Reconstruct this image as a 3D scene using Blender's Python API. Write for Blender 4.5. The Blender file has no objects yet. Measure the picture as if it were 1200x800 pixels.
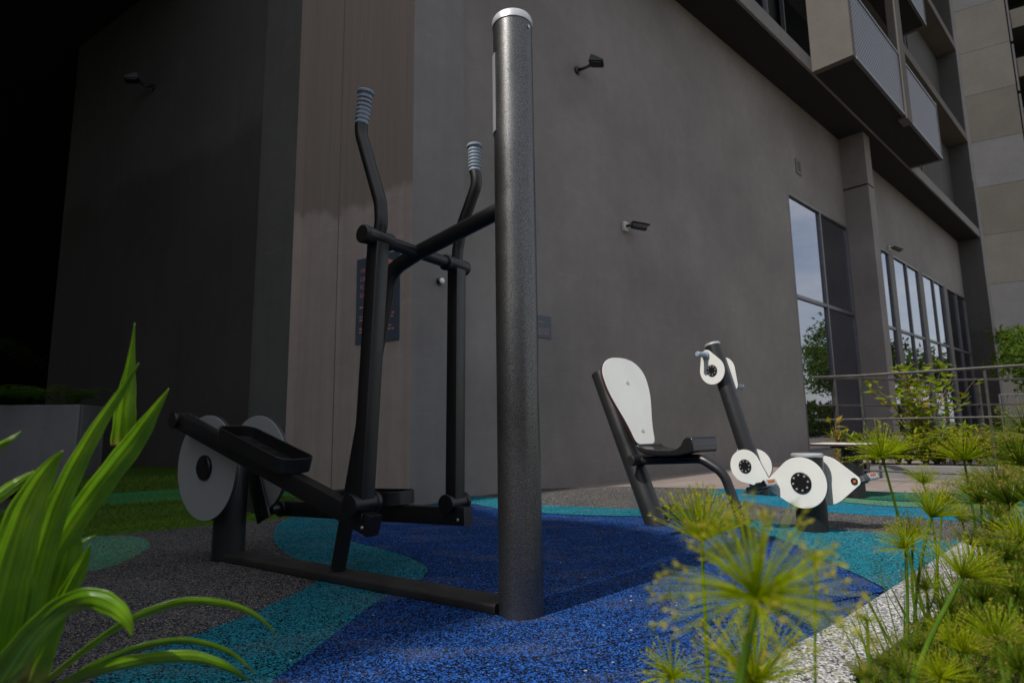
import bpy, bmesh, math, random
import numpy as np
from mathutils import Vector, Matrix
random.seed(7)
sc = bpy.context.scene
COL = sc.collection
PI = math.pi

# ------------------------------------------------------------------ camera calibration (world: X right, Y forward, Z up)
F, CX, CY, H = 693., 600., 400., .58
def nrm(v):
    v = np.asarray(v, float); return v/np.linalg.norm(v)
UPC = nrm([532-600, -4450-400, F])
YC = nrm(np.array([0, 0, 1.]) - UPC*UPC[2])
XC = np.cross(YC, UPC)
if XC[0] < 0: XC = -XC
RM = np.array([XC, YC, UPC])
CAM = np.array([0, 0, H])
Z = np.array([0, 0, 1.])
def ray(px, py): return nrm(RM @ np.array([px-CX, py-CY, F]))
def gp(px, py, z=0.):
    d = ray(px, py); return CAM + d*((z-H)/d[2])
def at(px, py, depth):                       # point at a distance along the view axis
    d = RM @ np.array([(px-CX)/F, (py-CY)/F, 1.]); return CAM + d*depth
def pl(px, py, p0, n):
    d = ray(px, py); return CAM + d*(((np.asarray(p0)-CAM)@n)/(d@n))

cam = bpy.data.cameras.new('camera'); cam.lens = F/1200*36; cam.sensor_width = 36; cam.sensor_fit = 'HORIZONTAL'
cam.clip_start = .02; cam.clip_end = 1000
cam.dof.use_dof = True; cam.dof.focus_distance = 2.3; cam.dof.aperture_fstop = 4.0
co = bpy.data.objects.new('camera', cam); COL.objects.link(co)
co.matrix_world = Matrix(((RM[0][0], -RM[0][1], -RM[0][2], 0), (RM[1][0], -RM[1][1], -RM[1][2], 0), (RM[2][0], -RM[2][1], -RM[2][2], H), (0, 0, 0, 1)))
sc.camera = co

# ------------------------------------------------------------------ mesh builder
class MB:
    def __init__(s): s.v = []; s.f = []; s.m = []; s.uv = {}
    def add(s, vs, fs, mi=0):
        b = len(s.v); s.v += [tuple(map(float, q)) for q in vs]
        for f in fs: s.f.append(tuple(b+i for i in f)); s.m.append(mi)
        return b
    def box(s, c, ax, h, mi=0):
        c = np.asarray(c, float); A = [np.asarray(a, float) for a in ax]
        vs = [c + A[0]*h[0]*i + A[1]*h[1]*j + A[2]*h[2]*k for i in (-1, 1) for j in (-1, 1) for k in (-1, 1)]
        s.add(vs, [(0, 1, 3, 2), (4, 6, 7, 5), (0, 4, 5, 1), (2, 3, 7, 6), (0, 2, 6, 4), (1, 5, 7, 3)], mi)
    def span(s, O, a, b, c, r, mi=0):        # box from ranges along three axes
        m = np.asarray(O, float) + sum(np.asarray(ax)*((lo+hi)/2) for ax, (lo, hi) in zip((a, b, c), r))
        s.box(m, (a, b, c), [(hi-lo)/2 for lo, hi in r], mi)
    def sweep(s, path, prof, ref=None, cap=True, scale=None, mi=0):   # prof: list of (a,b); parallel transported
        P = [np.asarray(p, float) for p in path]; n = len(P); k = len(prof)
        T = [nrm(P[min(i+1, n-1)]-P[max(i-1, 0)]) for i in range(n)]
        r = np.asarray(ref, float) if ref is not None else (np.array([0, 0, 1.]) if abs(T[0][2]) < .9 else np.array([1., 0, 0]))
        vs = []; A = None
        for i in range(n):
            if ref is None and A is not None: r = A
            A = nrm(r - T[i]*(r@T[i])); B = np.cross(T[i], A); q = scale[i] if scale else 1.
            vs += [P[i] + A*a*q + B*b*q for a, b in prof]
        fs = [(i*k+j, i*k+(j+1) % k, (i+1)*k+(j+1) % k, (i+1)*k+j) for i in range(n-1) for j in range(k)]
        if cap: fs += [tuple(range(k-1, -1, -1)), tuple(range((n-1)*k, n*k))]
        s.add(vs, fs, mi)
    def tube(s, path, r, n=20, cap=True, scale=None, mi=0):
        s.sweep(path, [(r*math.cos(2*PI*j/n), r*math.sin(2*PI*j/n)) for j in range(n)], None, cap, scale, mi)
    def lathe(s, o, axis, prof, n=32, mi=0):  # prof: (radius, height)
        o = np.asarray(o, float); a = nrm(axis); x = nrm(np.cross(a, [0, 0, 1.] if abs(a[2]) < .9 else [1., 0, 0])); y = np.cross(a, x)
        vs = []; k = len(prof)
        for r, h in prof:
            vs += [o + a*h + x*r*math.cos(2*PI*j/n) + y*r*math.sin(2*PI*j/n) for j in range(n)]
        fs = [(i*n+j, i*n+(j+1) % n, (i+1)*n+(j+1) % n, (i+1)*n+j) for i in range(k-1) for j in range(n)]
        fs += [tuple(range(n-1, -1, -1)), tuple(range((k-1)*n, k*n))]
        s.add(vs, fs, mi)
    def prism(s, poly, o, x, y, z, t0, t1, mi=0):
        o, x, y, z = [np.asarray(q, float) for q in (o, x, y, z)]; n = len(poly)
        vs = [o+x*a+y*b+z*t0 for a, b in poly] + [o+x*a+y*b+z*t1 for a, b in poly]
        s.add(vs, [tuple(range(n-1, -1, -1)), tuple(range(n, 2*n))] + [(i, (i+1) % n, n+(i+1) % n, n+i) for i in range(n)], mi)
    def build(s, name, mat, parent=None, bevel=0, smooth=35, origin=None, seg=2, fix=True):
        me = bpy.data.meshes.new(name)
        o = np.zeros(3)
        if parent is not None: o = np.array(rootloc(parent))
        elif origin is not None: o = np.asarray(origin, float)
        me.from_pydata([tuple(np.array(q)-o) for q in s.v], [], s.f)
        for m in (mat if isinstance(mat, (list, tuple)) else [mat]): me.materials.append(m)
        if any(s.m):
            for p, mi in zip(me.polygons, s.m): p.material_index = mi
        if s.uv:
            ul = me.uv_layers.new(name='UVMap')
            for l in me.loops: ul.data[l.index].uv = s.uv.get(l.vertex_index, (0, 0))
        if fix:
            bm = bmesh.new(); bm.from_mesh(me); bmesh.ops.recalc_face_normals(bm, faces=bm.faces); bm.to_mesh(me); bm.free()
        me.update()
        if smooth:
            for p in me.polygons: p.use_smooth = True
            me.set_sharp_from_angle(angle=math.radians(smooth))
        ob = bpy.data.objects.new(name, me); COL.objects.link(ob)
        if parent is not None: ob.parent = parent
        else: ob.location = tuple(o)
        if bevel:
            md = ob.modifiers.new('bevel', 'BEVEL'); md.width = bevel; md.segments = seg; md.limit_method = 'ANGLE'; md.angle_limit = math.radians(40); md.harden_normals = False
        return ob
def rootloc(o):
    l = Vector((0, 0, 0))
    while o is not None: l = l + o.location; o = o.parent
    return l
def tag(o, label, cat, group=None, kind=None):
    if label: o['label'] = label
    if cat: o['category'] = cat
    if group: o['group'] = group
    if kind: o['kind'] = kind
    return o
def thing(name, label, cat, loc=(0, 0, 0), group=None):
    o = bpy.data.objects.new(name, None); o.empty_display_size = .05; COL.objects.link(o); o.location = tuple(loc)
    return tag(o, label, cat, group)
def struct(o): o['kind'] = 'structure'; return o
def dup(root, loc, label=None, group=None, rz=0, sca=1.):
    r = root.copy(); COL.objects.link(r); r.location = tuple(loc); r.rotation_euler = (0, 0, rz); r.scale = (sca,)*3
    if label: r['label'] = label
    if group: r['group'] = group
    for ch in list(root.children):
        c = ch.copy(); COL.objects.link(c); c.parent = r
        for g in list(ch.children):
            d = g.copy(); COL.objects.link(d); d.parent = c
    return r
def smooth_path(pts, sub=6, closed=False):
    P = [np.asarray(p, float) for p in pts]; n = len(P); out = []
    rng = range(n) if closed else range(n-1)
    for i in rng:
        if closed: a, b, c, d = P[(i-1) % n], P[i], P[(i+1) % n], P[(i+2) % n]
        else: a, b, c, d = P[max(i-1, 0)], P[i], P[i+1], P[min(i+2, n-1)]
        for k in range(sub):
            t = k/sub
            out.append(.5*((2*b)+(-a+c)*t+(2*a-5*b+4*c-d)*t*t+(-a+3*b-3*c+d)*t**3))
    if not closed: out.append(P[-1])
    return out
def fillet(pts, rads, seg=7):
    P = [np.asarray(p, float) for p in pts]; out = [P[0]]
    for i in range(1, len(P)-1):
        r = rads[i-1]; a = nrm(P[i-1]-P[i]); b = nrm(P[i+1]-P[i])
        ang = math.acos(max(-1, min(1, a@b))); d = min(r/math.tan(ang/2), .48*np.linalg.norm(P[i-1]-P[i]), .48*np.linalg.norm(P[i+1]-P[i]))
        p0, p1 = P[i]+a*d, P[i]+b*d
        for k in range(seg+1):
            t = k/seg; out.append((1-t)**2*p0+2*t*(1-t)*P[i]+t*t*p1)
    out.append(P[-1]); return out
def rrect(w, h, r, n=3):
    o = []
    for cx_, cy_, a0 in ((w-r, h-r, 0), (-w+r, h-r, 90), (-w+r, -h+r, 180), (w-r, -h+r, 270)):
        for k in range(n+1):
            a = math.radians(a0+90*k/n); o.append((cx_+r*math.cos(a), cy_+r*math.sin(a)))
    return o

# ------------------------------------------------------------------ materials
def mat(name):
    m = bpy.data.materials.new(name); m.use_nodes = True; nt = m.node_tree; b = nt.nodes['Principled BSDF']; return m, nt, b
def N(nt, t, **k):
    n = nt.nodes.new(t)
    for a, v in k.items():
        if a in n.inputs: n.inputs[a].default_value = v
        else: setattr(n, a, v)
    return n
def ramp(nt, src, stops, interp='LINEAR'):
    r = nt.nodes.new('ShaderNodeValToRGB'); r.color_ramp.interpolation = interp; e = r.color_ramp.elements
    while len(e) > 1: e.remove(e[-1])
    for i, (p, c) in enumerate(stops):
        q = e[0] if i == 0 else e.new(p)
        q.position = p; q.color = (*c, 1) if len(c) == 3 else c
    nt.links.new(src, r.inputs[0]); return r.outputs[0]
def mixc(nt, fac, a, b, mode='MIX'):
    m = nt.nodes.new('ShaderNodeMix'); m.data_type = 'RGBA'; m.blend_type = mode
    for inp, v in ((m.inputs[0], fac), (m.inputs[6], a), (m.inputs[7], b)):
        if hasattr(v, 'is_linked') or hasattr(v, 'links'): nt.links.new(v, inp)
        elif isinstance(v, (int, float)): inp.default_value = v
        else: inp.default_value = (*v, 1)
    return m.outputs[2]
def math_(nt, op, a, b=0.):
    m = nt.nodes.new('ShaderNodeMath'); m.operation = op
    for i, v in ((0, a), (1, b)):
        if hasattr(v, 'links'): nt.links.new(v, m.inputs[i])
        else: m.inputs[i].default_value = v
    return m.outputs[0]
def geo(nt): return nt.nodes.new('ShaderNodeNewGeometry').outputs['Position']
def mapping(nt, vec, scale=(1, 1, 1), rot=(0, 0, 0)):
    m = nt.nodes.new('ShaderNodeMapping'); m.inputs['Scale'].default_value = scale; m.inputs['Rotation'].default_value = rot
    nt.links.new(vec, m.inputs['Vector']); return m.outputs[0]
def noise(nt, vec, scale, detail=4, rough=.55):
    n = nt.nodes.new('ShaderNodeTexNoise'); n.inputs['Scale'].default_value = scale; n.inputs['Detail'].default_value = detail; n.inputs['Roughness'].default_value = rough
    nt.links.new(vec, n.inputs['Vector']); return n.outputs[0]
def bump(nt, b, h, strength=.3, dist=.002):
    n = nt.nodes.new('ShaderNodeBump'); n.inputs['Strength'].default_value = strength; n.inputs['Distance'].default_value = dist
    nt.links.new(h, n.inputs['Height']); nt.links.new(n.outputs[0], b.inputs['Normal'])
def sc3(c, k): return tuple(x*k for x in c)

def plaster(name, col, var=.16, rough=.85, streak=.12, extra=None):
    m, nt, b = mat(name); p = geo(nt)
    n1 = noise(nt, p, .7, 5); n2 = noise(nt, mapping(nt, p, (6, 6, .35)), 1.5, 4); n3 = noise(nt, p, 60, 3); n4 = noise(nt, p, 6, 6, .65)
    f = ramp(nt, n1, [(.3, sc3(col, 1-var)), (.7, sc3(col, 1+var))])
    f = mixc(nt, streak*3, f, ramp(nt, n2, [(.35, (.85,)*3), (.65, (1.08,)*3)]), 'MULTIPLY')
    f = mixc(nt, .35, f, ramp(nt, n4, [(.38, (.86,)*3), (.62, (1.1,)*3)]), 'MULTIPLY')
    sc_ = noise(nt, mapping(nt, p, (.6, .6, 9), (.5, .6, .3)), 2.2, 2)
    f = mixc(nt, ramp(nt, sc_, [(.66, (0,)*3), (.7, (.1,)*3), (.72, (0,)*3)]), f, sc3(col, 2.2))
    f = mixc(nt, .3, f, ramp(nt, noise(nt, p, .35, 3), [(.35, (.8,)*3), (.65, (1.12,)*3)]), 'MULTIPLY')
    if extra: f = extra(nt, p, f)
    nt.links.new(f, b.inputs['Base Color']); b.inputs['Roughness'].default_value = rough; b.inputs['Specular IOR Level'].default_value = .25
    bump(nt, b, math_(nt, 'ADD', n3, math_(nt, 'MULTIPLY', n4, .8)), .35, .003)
    return m
def metal_paint(name, col, metallic=.35, rough=.38, sparkle=.35, scale=420, spec=.5):
    m, nt, b = mat(name); p = geo(nt)
    v = nt.nodes.new('ShaderNodeTexNoise'); v.inputs['Scale'].default_value = scale; v.inputs['Detail'].default_value = 2; nt.links.new(p, v.inputs['Vector'])
    big = noise(nt, p, 5, 4)
    c = mixc(nt, sparkle, col, ramp(nt, v.outputs[0], [(.4, sc3(col, .5)), (.62, sc3(col, 2.2))]))
    c = mixc(nt, .25, c, ramp(nt, big, [(.35, sc3(col, .7)), (.7, sc3(col, 1.3))]))
    nt.links.new(c, b.inputs['Base Color']); b.inputs['Metallic'].default_value = metallic; b.inputs['Specular IOR Level'].default_value = spec
    nt.links.new(ramp(nt, big, [(.3, (rough-.05,)*3), (.7, (rough+.08,)*3)]), b.inputs['Roughness'])
    bump(nt, b, v.outputs[0], .16, .001); return m
def simple(name, col, rough=.5, metallic=0., var=.12, scale=8, bs=0., bscale=200, spec=.5):
    m, nt, b = mat(name); p = geo(nt); n1 = noise(nt, p, scale, 5)
    nt.links.new(ramp(nt, n1, [(.3, sc3(col, 1-var)), (.7, sc3(col, 1+var))]), b.inputs['Base Color'])
    b.inputs['Roughness'].default_value = rough; b.inputs['Metallic'].default_value = metallic
    if bs: bump(nt, b, noise(nt, p, bscale, 2), bs, .001)
    b.inputs['Specular IOR Level'].default_value = spec
    return m
def granules(name, stops, scale=250, rough=.8, dirt=.35):
    """rubber or stone granules: each cell gets one of the given colours"""
    m, nt, b = mat(name); p = geo(nt)
    v = nt.nodes.new('ShaderNodeTexVoronoi'); v.inputs['Scale'].default_value = scale; nt.links.new(p, v.inputs['Vector'])
    sx = nt.nodes.new('ShaderNodeSeparateColor'); nt.links.new(v.outputs['Color'], sx.inputs[0])
    c = ramp(nt, sx.outputs[0], stops, 'CONSTANT')
    c = mixc(nt, .5, c, ramp(nt, sx.outputs[1], [(0, (.65,)*3), (1, (1.3,)*3)]), 'MULTIPLY')
    big = noise(nt, p, 1.6, 6, .6)
    c = mixc(nt, dirt, c, ramp(nt, big, [(.35, (.6,)*3), (.65, (1.2,)*3)]), 'MULTIPLY')
    dust = noise(nt, mapping(nt, p, (1, 2.2, 1)), 2.6, 7, .68)
    c = mixc(nt, ramp(nt, dust, [(.5, (0,)*3), (.72, (.22,)*3)]), c, (.19, .185, .18))
    spk = nt.nodes.new('ShaderNodeTexVoronoi'); spk.inputs['Scale'].default_value = 13; nt.links.new(p, spk.inputs['Vector'])
    c = mixc(nt, ramp(nt, spk.outputs['Distance'], [(.045, (1,)*3), (.06, (0,)*3)]), c, (.45, .43, .4))
    nt.links.new(c, b.inputs['Base Color']); b.inputs['Roughness'].default_value = rough; b.inputs['Specular IOR Level'].default_value = .08
    bump(nt, b, math_(nt, 'SUBTRACT', 1., v.outputs['Distance']), .8, .004); return m
def leafmat(name, c0, c1, tip=None, trans=.45, rough=.4, veins=True):
    m, nt, b = mat(name); uv = nt.nodes.new('ShaderNodeUVMap').outputs[0]; p = geo(nt)
    sp = nt.nodes.new('ShaderNodeSeparateXYZ'); nt.links.new(uv, sp.inputs[0])
    n1 = noise(nt, p, 14, 4)
    c = mixc(nt, ramp(nt, n1, [(.35, (0,)*3), (.65, (1,)*3)]), c0, c1)
    if veins:
        w = nt.nodes.new('ShaderNodeTexNoise'); w.inputs['Scale'].default_value = 1; w.inputs['Detail'].default_value = 3
        nt.links.new(mapping(nt, uv, (38, .8, 1)), w.inputs['Vector'])
        c = mixc(nt, .7, c, ramp(nt, w.outputs[0], [(.35, (.6,)*3), (.65, (1.35,)*3)]), 'MULTIPLY')
        c = mixc(nt, ramp(nt, math_(nt, 'ABSOLUTE', math_(nt, 'SUBTRACT', sp.outputs[0], .5)), [(0, (.5,)*3), (.06, (0,)*3)]), c, sc3(c1, 1.5))
        bump(nt, b, w.outputs[0], .55, .0012)
    if tip: c = mixc(nt, ramp(nt, sp.outputs[1], [(.86, (0,)*3), (1, (1,)*3)]), c, tip)
    nt.links.new(c, b.inputs['Base Color']); b.inputs['Roughness'].default_value = rough; b.inputs['Specular IOR Level'].default_value = .45 if veins else .03
    tr = nt.nodes.new('ShaderNodeBsdfTranslucent'); nt.links.new(mixc(nt, .4, c, (.4, .5, .01), 'MIX'), tr.inputs[0])
    mx = nt.nodes.new('ShaderNodeMixShader'); mx.inputs[0].default_value = trans
    nt.links.new(b.outputs[0], mx.inputs[1]); nt.links.new(tr.outputs[0], mx.inputs[2])
    nt.links.new(mx.outputs[0], nt.nodes['Material Output'].inputs[0]); return m

M = {}
M['wall'] = plaster('grey_wall_paint', (.196, .181, .173), .12, streak=.05)
M['wall_trim'] = plaster('grey_trim_paint', (.17, .162, .16), .08)
M['tower_a'] = plaster('tower_paint_warm', (.066, .062, .058), .05, streak=.03)
M['tower_b'] = plaster('tower_paint_cool', (.066, .065, .07), .05, streak=.03)
M['tower_c'] = plaster('tower_paint_brown', (.056, .051, .046), .05, streak=.03)
M['balcony'] = plaster('balcony_paint', (.108, .098, .088), .06, streak=.05)
def brown_extra(nt, p, f):
    s = nt.nodes.new('ShaderNodeSeparateXYZ'); nt.links.new(p, s.inputs[0])
    edge = math_(nt, 'ADD', s.outputs[2], math_(nt, 'MULTIPLY', math_(nt, 'SUBTRACT', noise(nt, mapping(nt, p, (4, 4, 1.5)), 1, 5), .5), .55))
    mask = ramp(nt, math_(nt, 'SUBTRACT', edge, 2.0), [(.44, (0,)*3), (.52, (1,)*3)])
    st = noise(nt, mapping(nt, p, (75, 75, 1.2)), 1, 4, .7)
    col = mixc(nt, .9, (.25, .205, .175), ramp(nt, st, [(.3, (.9,)*3), (.7, (1.09,)*3)]), 'MULTIPLY')
    g = mixc(nt, mask, f, col)
    st2 = noise(nt, mapping(nt, p, (14, 14, .25)), 1, 3, .6)
    return mixc(nt, .6, g, ramp(nt, st2, [(.34, (.9,)*3), (.6, (1.04,)*3)]), 'MULTIPLY')
M['brown'] = plaster('brown_wall_paint', (.355, .295, .262), .06, extra=brown_extra)
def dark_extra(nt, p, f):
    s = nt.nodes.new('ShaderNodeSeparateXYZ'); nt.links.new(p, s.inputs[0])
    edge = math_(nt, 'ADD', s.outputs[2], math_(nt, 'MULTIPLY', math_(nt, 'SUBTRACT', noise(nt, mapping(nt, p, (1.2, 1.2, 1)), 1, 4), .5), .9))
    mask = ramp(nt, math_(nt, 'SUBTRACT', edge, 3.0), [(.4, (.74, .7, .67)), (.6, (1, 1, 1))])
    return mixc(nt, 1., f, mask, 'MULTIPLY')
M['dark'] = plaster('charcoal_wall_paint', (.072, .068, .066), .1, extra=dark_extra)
M['wall_seam'] = plaster('joint_seam_paint', (.16, .14, .125), .05)  # darker tone for the vertical seam in the brown wall
M['charcoal_strip'] = plaster('charcoal_strip_paint', (.098, .094, .09), .06)
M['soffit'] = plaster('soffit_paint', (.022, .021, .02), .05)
M['frame'] = simple('window_frame_metal', (.13, .13, .14), .4, .5)
M['rail'] = simple('weathered_steel', (.07, .067, .063), .45, .6, .35, 12)
M['black'] = metal_paint('black_powder_coat', (.008, .008, .0085), .0, .36, .3, spec=.5)
M['anthracite'] = metal_paint('anthracite_hammered_coat', (.1, .1, .102), .9, .36, .7, 330)
M['dusty'] = simple('dusty_black_steel', (.022, .021, .02), .6, .1, .5, 9, .15)
M['post'] = metal_paint('charcoal_post_coat', (.042, .042, .044), .7, .36, .35, spec=.4)
M['cap'] = simple('silver_cap', (.55, .56, .57), .35, .6, .08)
M['chrome'] = simple('chrome', (.6, .6, .62), .15, 1., .05)
M['grip'] = simple('grey_rubber_grip', (.22, .27, .33), .6, 0, .1, 30)
M['plate'] = simple('pale_grey_panel', (.62, .63, .61), .45, 0, .05, 5, .1, 300)
M['disc'] = simple('grey_disc_panel', (.27, .285, .28), .5, 0, .06, 5)
M['edge'] = simple('dark_red_laminate_edge', (.045, .018, .016), .5)
M['darkedge'] = simple('dark_laminate_edge', (.03, .03, .032), .45)
M['blackplastic'] = simple('black_plastic', (.005, .005, .0055), .42, 0, .2, 20, .1)
M['glossblack'] = simple('gloss_black_paint', (.016, .016, .018), .2, .2)
M['orange'] = simple('orange_reflector', (.35, .1, .02), .4)
M['sign'] = simple('navy_sign_face', (.045, .06, .09), .5, 0, .05)
M['pink'] = simple('salmon_lettering', (.5, .2, .16), .6)
M['dullpink'] = simple('faded_print', (.22, .14, .15), .6)
M['cream'] = simple('cream_plastic', (.5, .5, .44), .5)
M['white'] = simple('white_paint', (.75, .75, .73), .5)
M['concrete'] = plaster('planter_concrete', (.16, .16, .165), .1)
M['soil'] = granules('bed_soil', [(0, (.02, .016, .012)), (.5, (.03, .024, .017)), (.85, (.05, .04, .03))], 60)
bl = (.004, .004, .005)
M['g_grey'] = granules('rubber_grey', [(0, bl), (.3, (.04, .05, .075)), (.58, (.075, .078, .085)), (.74, (.27, .225, .15)), (.9, (.16, .17, .19))])
M['g_blue'] = granules('rubber_blue', [(0, bl), (.42, (.008, .036, .145)), (.72, (.015, .095, .4)), (.96, (.06, .16, .4))])
M['g_teal'] = granules('rubber_teal', [(0, bl), (.36, (.01, .16, .225)), (.7, (.022, .235, .31))])
M['g_cyan'] = granules('rubber_cyan', [(0, bl), (.24, (.01, .15, .25)), (.6, (.016, .22, .34))])
M['g_green'] = granules('rubber_green', [(0, bl), (.3, (.015, .12, .075)), (.7, (.02, .17, .11))])
M['g_lime'] = granules('rubber_pale_green', [(0, bl), (.25, (.06, .28, .18)), (.62, (.25, .24, .13)), (.8, (.03, .2, .14))])
M['g_white'] = granules('washed_white_pebbles', [(0, (.05, .05, .055)), (.25, (.2, .2, .21)), (.5, (.4, .4, .405)), (.82, (.62, .61, .6))], 190, .8, .25)
M['turf'] = simple('putting_green_turf', (.03, .13, .045), .95, 0, .3, 40, .6, 300, 0.)
M['grass'] = leafmat('turf_blade', (.07, .15, .018), (.13, .22, .025), None, .25, .6, False)
M['turfside'] = simple('turf_backing', (.04, .075, .012), .95, 0, .4, 60, .5, 200, 0.)
M['ground'] = simple('far_lawn', (.05, .075, .03), .95, 0, .3, .6)
def paver():
    m, nt, b = mat('pinkish_paving'); p = geo(nt)
    br = nt.nodes.new('ShaderNodeTexBrick'); br.inputs['Scale'].default_value = 1.; br.inputs['Brick Width'].default_value = .6; br.inputs['Row Height'].default_value = .3; br.inputs['Mortar Size'].default_value = .004
    br.inputs['Color1'].default_value = (.2, .165, .15, 1); br.inputs['Color2'].default_value = (.235, .19, .172, 1); br.inputs['Mortar'].default_value = (.11, .095, .09, 1)
    nt.links.new(mapping(nt, p, (1, 1, 1), (0, 0, -.827)), br.inputs['Vector'])
    c = mixc(nt, .5, br.outputs[0], ramp(nt, noise(nt, p, 3, 6), [(.35, (.75,)*3), (.65, (1.15,)*3)]), 'MULTIPLY')
    nt.links.new(c, b.inputs['Base Color']); b.inputs['Roughness'].default_value = .8; return m
M['paver'] = paver()
def glass():
    m, nt, b = mat('dark_window_glass'); b.inputs['Base Color'].default_value = (.012, .013, .015, 1); b.inputs['Roughness'].default_value = .015
    b.inputs['IOR'].default_value = 1.6
    g = nt.nodes.new('ShaderNodeBsdfGlossy'); g.inputs['Color'].default_value = (.6, .64, .76, 1); g.inputs['Roughness'].default_value = .012
    mx = nt.nodes.new('ShaderNodeMixShader'); mx.inputs[0].default_value = .45
    nt.links.new(b.outputs[0], mx.inputs[1]); nt.links.new(g.outputs[0], mx.inputs[2]); nt.links.new(mx.outputs[0], nt.nodes['Material Output'].inputs[0])
    return m
M['glass'] = glass()
def meshpanel():
    m, nt, b = mat('woven_metal_mesh'); p = geo(nt)
    t = mapping(nt, p, (1, 1, 1), (0, 0, -.744))
    s = nt.nodes.new('ShaderNodeSeparateXYZ'); nt.links.new(t, s.inputs[0])
    a = math_(nt, 'SINE', math_(nt, 'MULTIPLY', math_(nt, 'ADD', s.outputs[0], s.outputs[2]), 75.)); c2 = math_(nt, 'SINE', math_(nt, 'MULTIPLY', math_(nt, 'SUBTRACT', s.outputs[0], s.outputs[2]), 75.))
    w = math_(nt, 'MAXIMUM', a, c2)
    nt.links.new(ramp(nt, w, [(.2, (.035, .036, .045)), (.8, (.17, .17, .205))]), b.inputs['Base Color']); b.inputs['Metallic'].default_value = .3; b.inputs['Roughness'].default_value = .5
    bump(nt, b, w, .4, .006); return m
M['mesh'] = meshpanel()
M['strap'] = leafmat('strap_leaf', (.09, .22, .004), (.19, .36, .008), (.26, .24, .04), .38, .22)
M['ray'] = leafmat('papyrus_ray', (.27, .38, .004), (.4, .46, .006), (.5, .46, .03), .55, .5, False)
M['stem'] = leafmat('papyrus_stem', (.06, .13, .012), (.1, .18, .02), None, .15, .45, False)
M['spike'] = leafmat('papyrus_spikelet', (.36, .36, .03), (.45, .36, .07), None, .35, .6, False)
M['bract'] = leafmat('green_bract', (.07, .13, .006), (.12, .18, .01), None, .3, .5, False)
M['shrub'] = leafmat('yellow_green_leaf', (.12, .21, .012), (.26, .29, .02), None, .45, .45, False)
M['shrub_red'] = leafmat('reddish_leaf', (.3, .14, .03), (.3, .22, .04), None, .4, .5, False)
M['twig'] = simple('twig_bark', (.14, .1, .05), .8)
M['fern'] = leafmat('dark_fern', (.07, .2, .04), (.11, .26, .06), None, .3, .5, False)
M['treeleaf'] = leafmat('tree_leaf', (.03, .065, .012), (.07, .12, .02), None, .35, .5, False)
M['bark'] = simple('tree_bark', (.09, .075, .055), .9, 0, .3, 20, .6, 60)

# ------------------------------------------------------------------ light
EL = math.radians(50); SH = nrm([-.73, -.68, 0])
SUN = SH*math.cos(EL) + Z*math.sin(EL)
l = bpy.data.lights.new('sun', 'SUN'); l.energy = 4.2; l.angle = math.radians(.55); l.color = (1, .95, .87)
lo = bpy.data.objects.new('sun', l); COL.objects.link(lo); lo.location = (-5, -5, 12)
lo.rotation_euler = Vector(tuple(-SUN)).to_track_quat('-Z', 'Y').to_euler()
w = bpy.data.worlds.new('World'); sc.world = w; w.use_nodes = True; nt = w.node_tree
bg = nt.nodes['Background']; sky = nt.nodes.new('ShaderNodeTexSky'); sky.sky_type = 'NISHITA'; sky.sun_disc = False
sky.sun_elevation = EL; sky.sun_rotation = math.atan2(SH[0], SH[1]); sky.air_density = 1.2; sky.dust_density = 1.5
tc = nt.nodes.new('ShaderNodeTexCoord')
cn = noise(nt, mapping(nt, tc.outputs['Generated'], (1, 1, 2.6)), 2.3, 8, .6)
cl = ramp(nt, cn, [(.34, (.15,)*3), (.58, (.9,)*3)])
nt.links.new(mixc(nt, cl, sky.outputs[0], (7.2, 7.2, 7.4)), bg.inputs[0]); bg.inputs[1].default_value = .11
sc.view_settings.view_transform = 'Standard'; sc.view_settings.look = 'None'; sc.view_settings.exposure = .1; sc.view_settings.gamma = 1

# ------------------------------------------------------------------ ground
def sheet(name, poly, z, m, th=0.0):
    mb = MB(); n = len(poly); mb.add([(p[0], p[1], z) for p in poly], [tuple(range(n))])
    o = mb.build(name, m, smooth=0, fix=False)
    me = o.data
    if me.polygons[0].normal.z < 0: me.flip_normals()
    return struct(o)
sheet('ground', [(-250, -250), (250, -250), (250, 250), (-250, 250)], -.08, M['ground'])
E1 = nrm([.736, .677, 0]); NN = np.array([E1[1], -E1[0], 0]); W0 = np.array([0, 5.42, 0])
az = math.radians(-57.5); E2 = np.array([math.sin(az), math.cos(az), 0]); N2 = np.array([E2[1], -E2[0], 0])
if N2[1] > 0: N2 = -N2
def W(t, o, z=0.): return W0 + E1*t + NN*o + Z*z
# paving between the rubber and the wall
sheet('paving', [tuple(W(-2, -.05)[:2]), tuple(W(30, -.05)[:2]), (40, 6), (12, -6), (-2, -6), (-3, 3)], -.02, M['paver'])
def gpl(pts): return [tuple(gp(x, y)[:2]) for x, y in pts]
def curve(pts, sub=6): return [tuple(p[:2]) for p in smooth_path([np.array([*gp(x, y)]) for x, y in pts], sub)]
far = gpl([(1600, 582), (1200, 580), (1066, 577), (1016, 575), (936, 574), (837, 572), (738, 569.5), (640, 572), (600, 574)])
far_wall = [tuple(W(-.45, .0)[:2]), tuple(W(-1.2, .1)[:2])]
C0 = W0 + NN*.12 + E1*(-1.172)
rub = far + far_wall + [tuple((C0+E2*1.5)[:2]), tuple((C0+E2*5)[:2]), (-6, 2), (-5, -4), (3, -4), (6, 0)]
sheet('rubber_surface', rub, 0, M['g_grey'])
ZL = .0016
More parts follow.
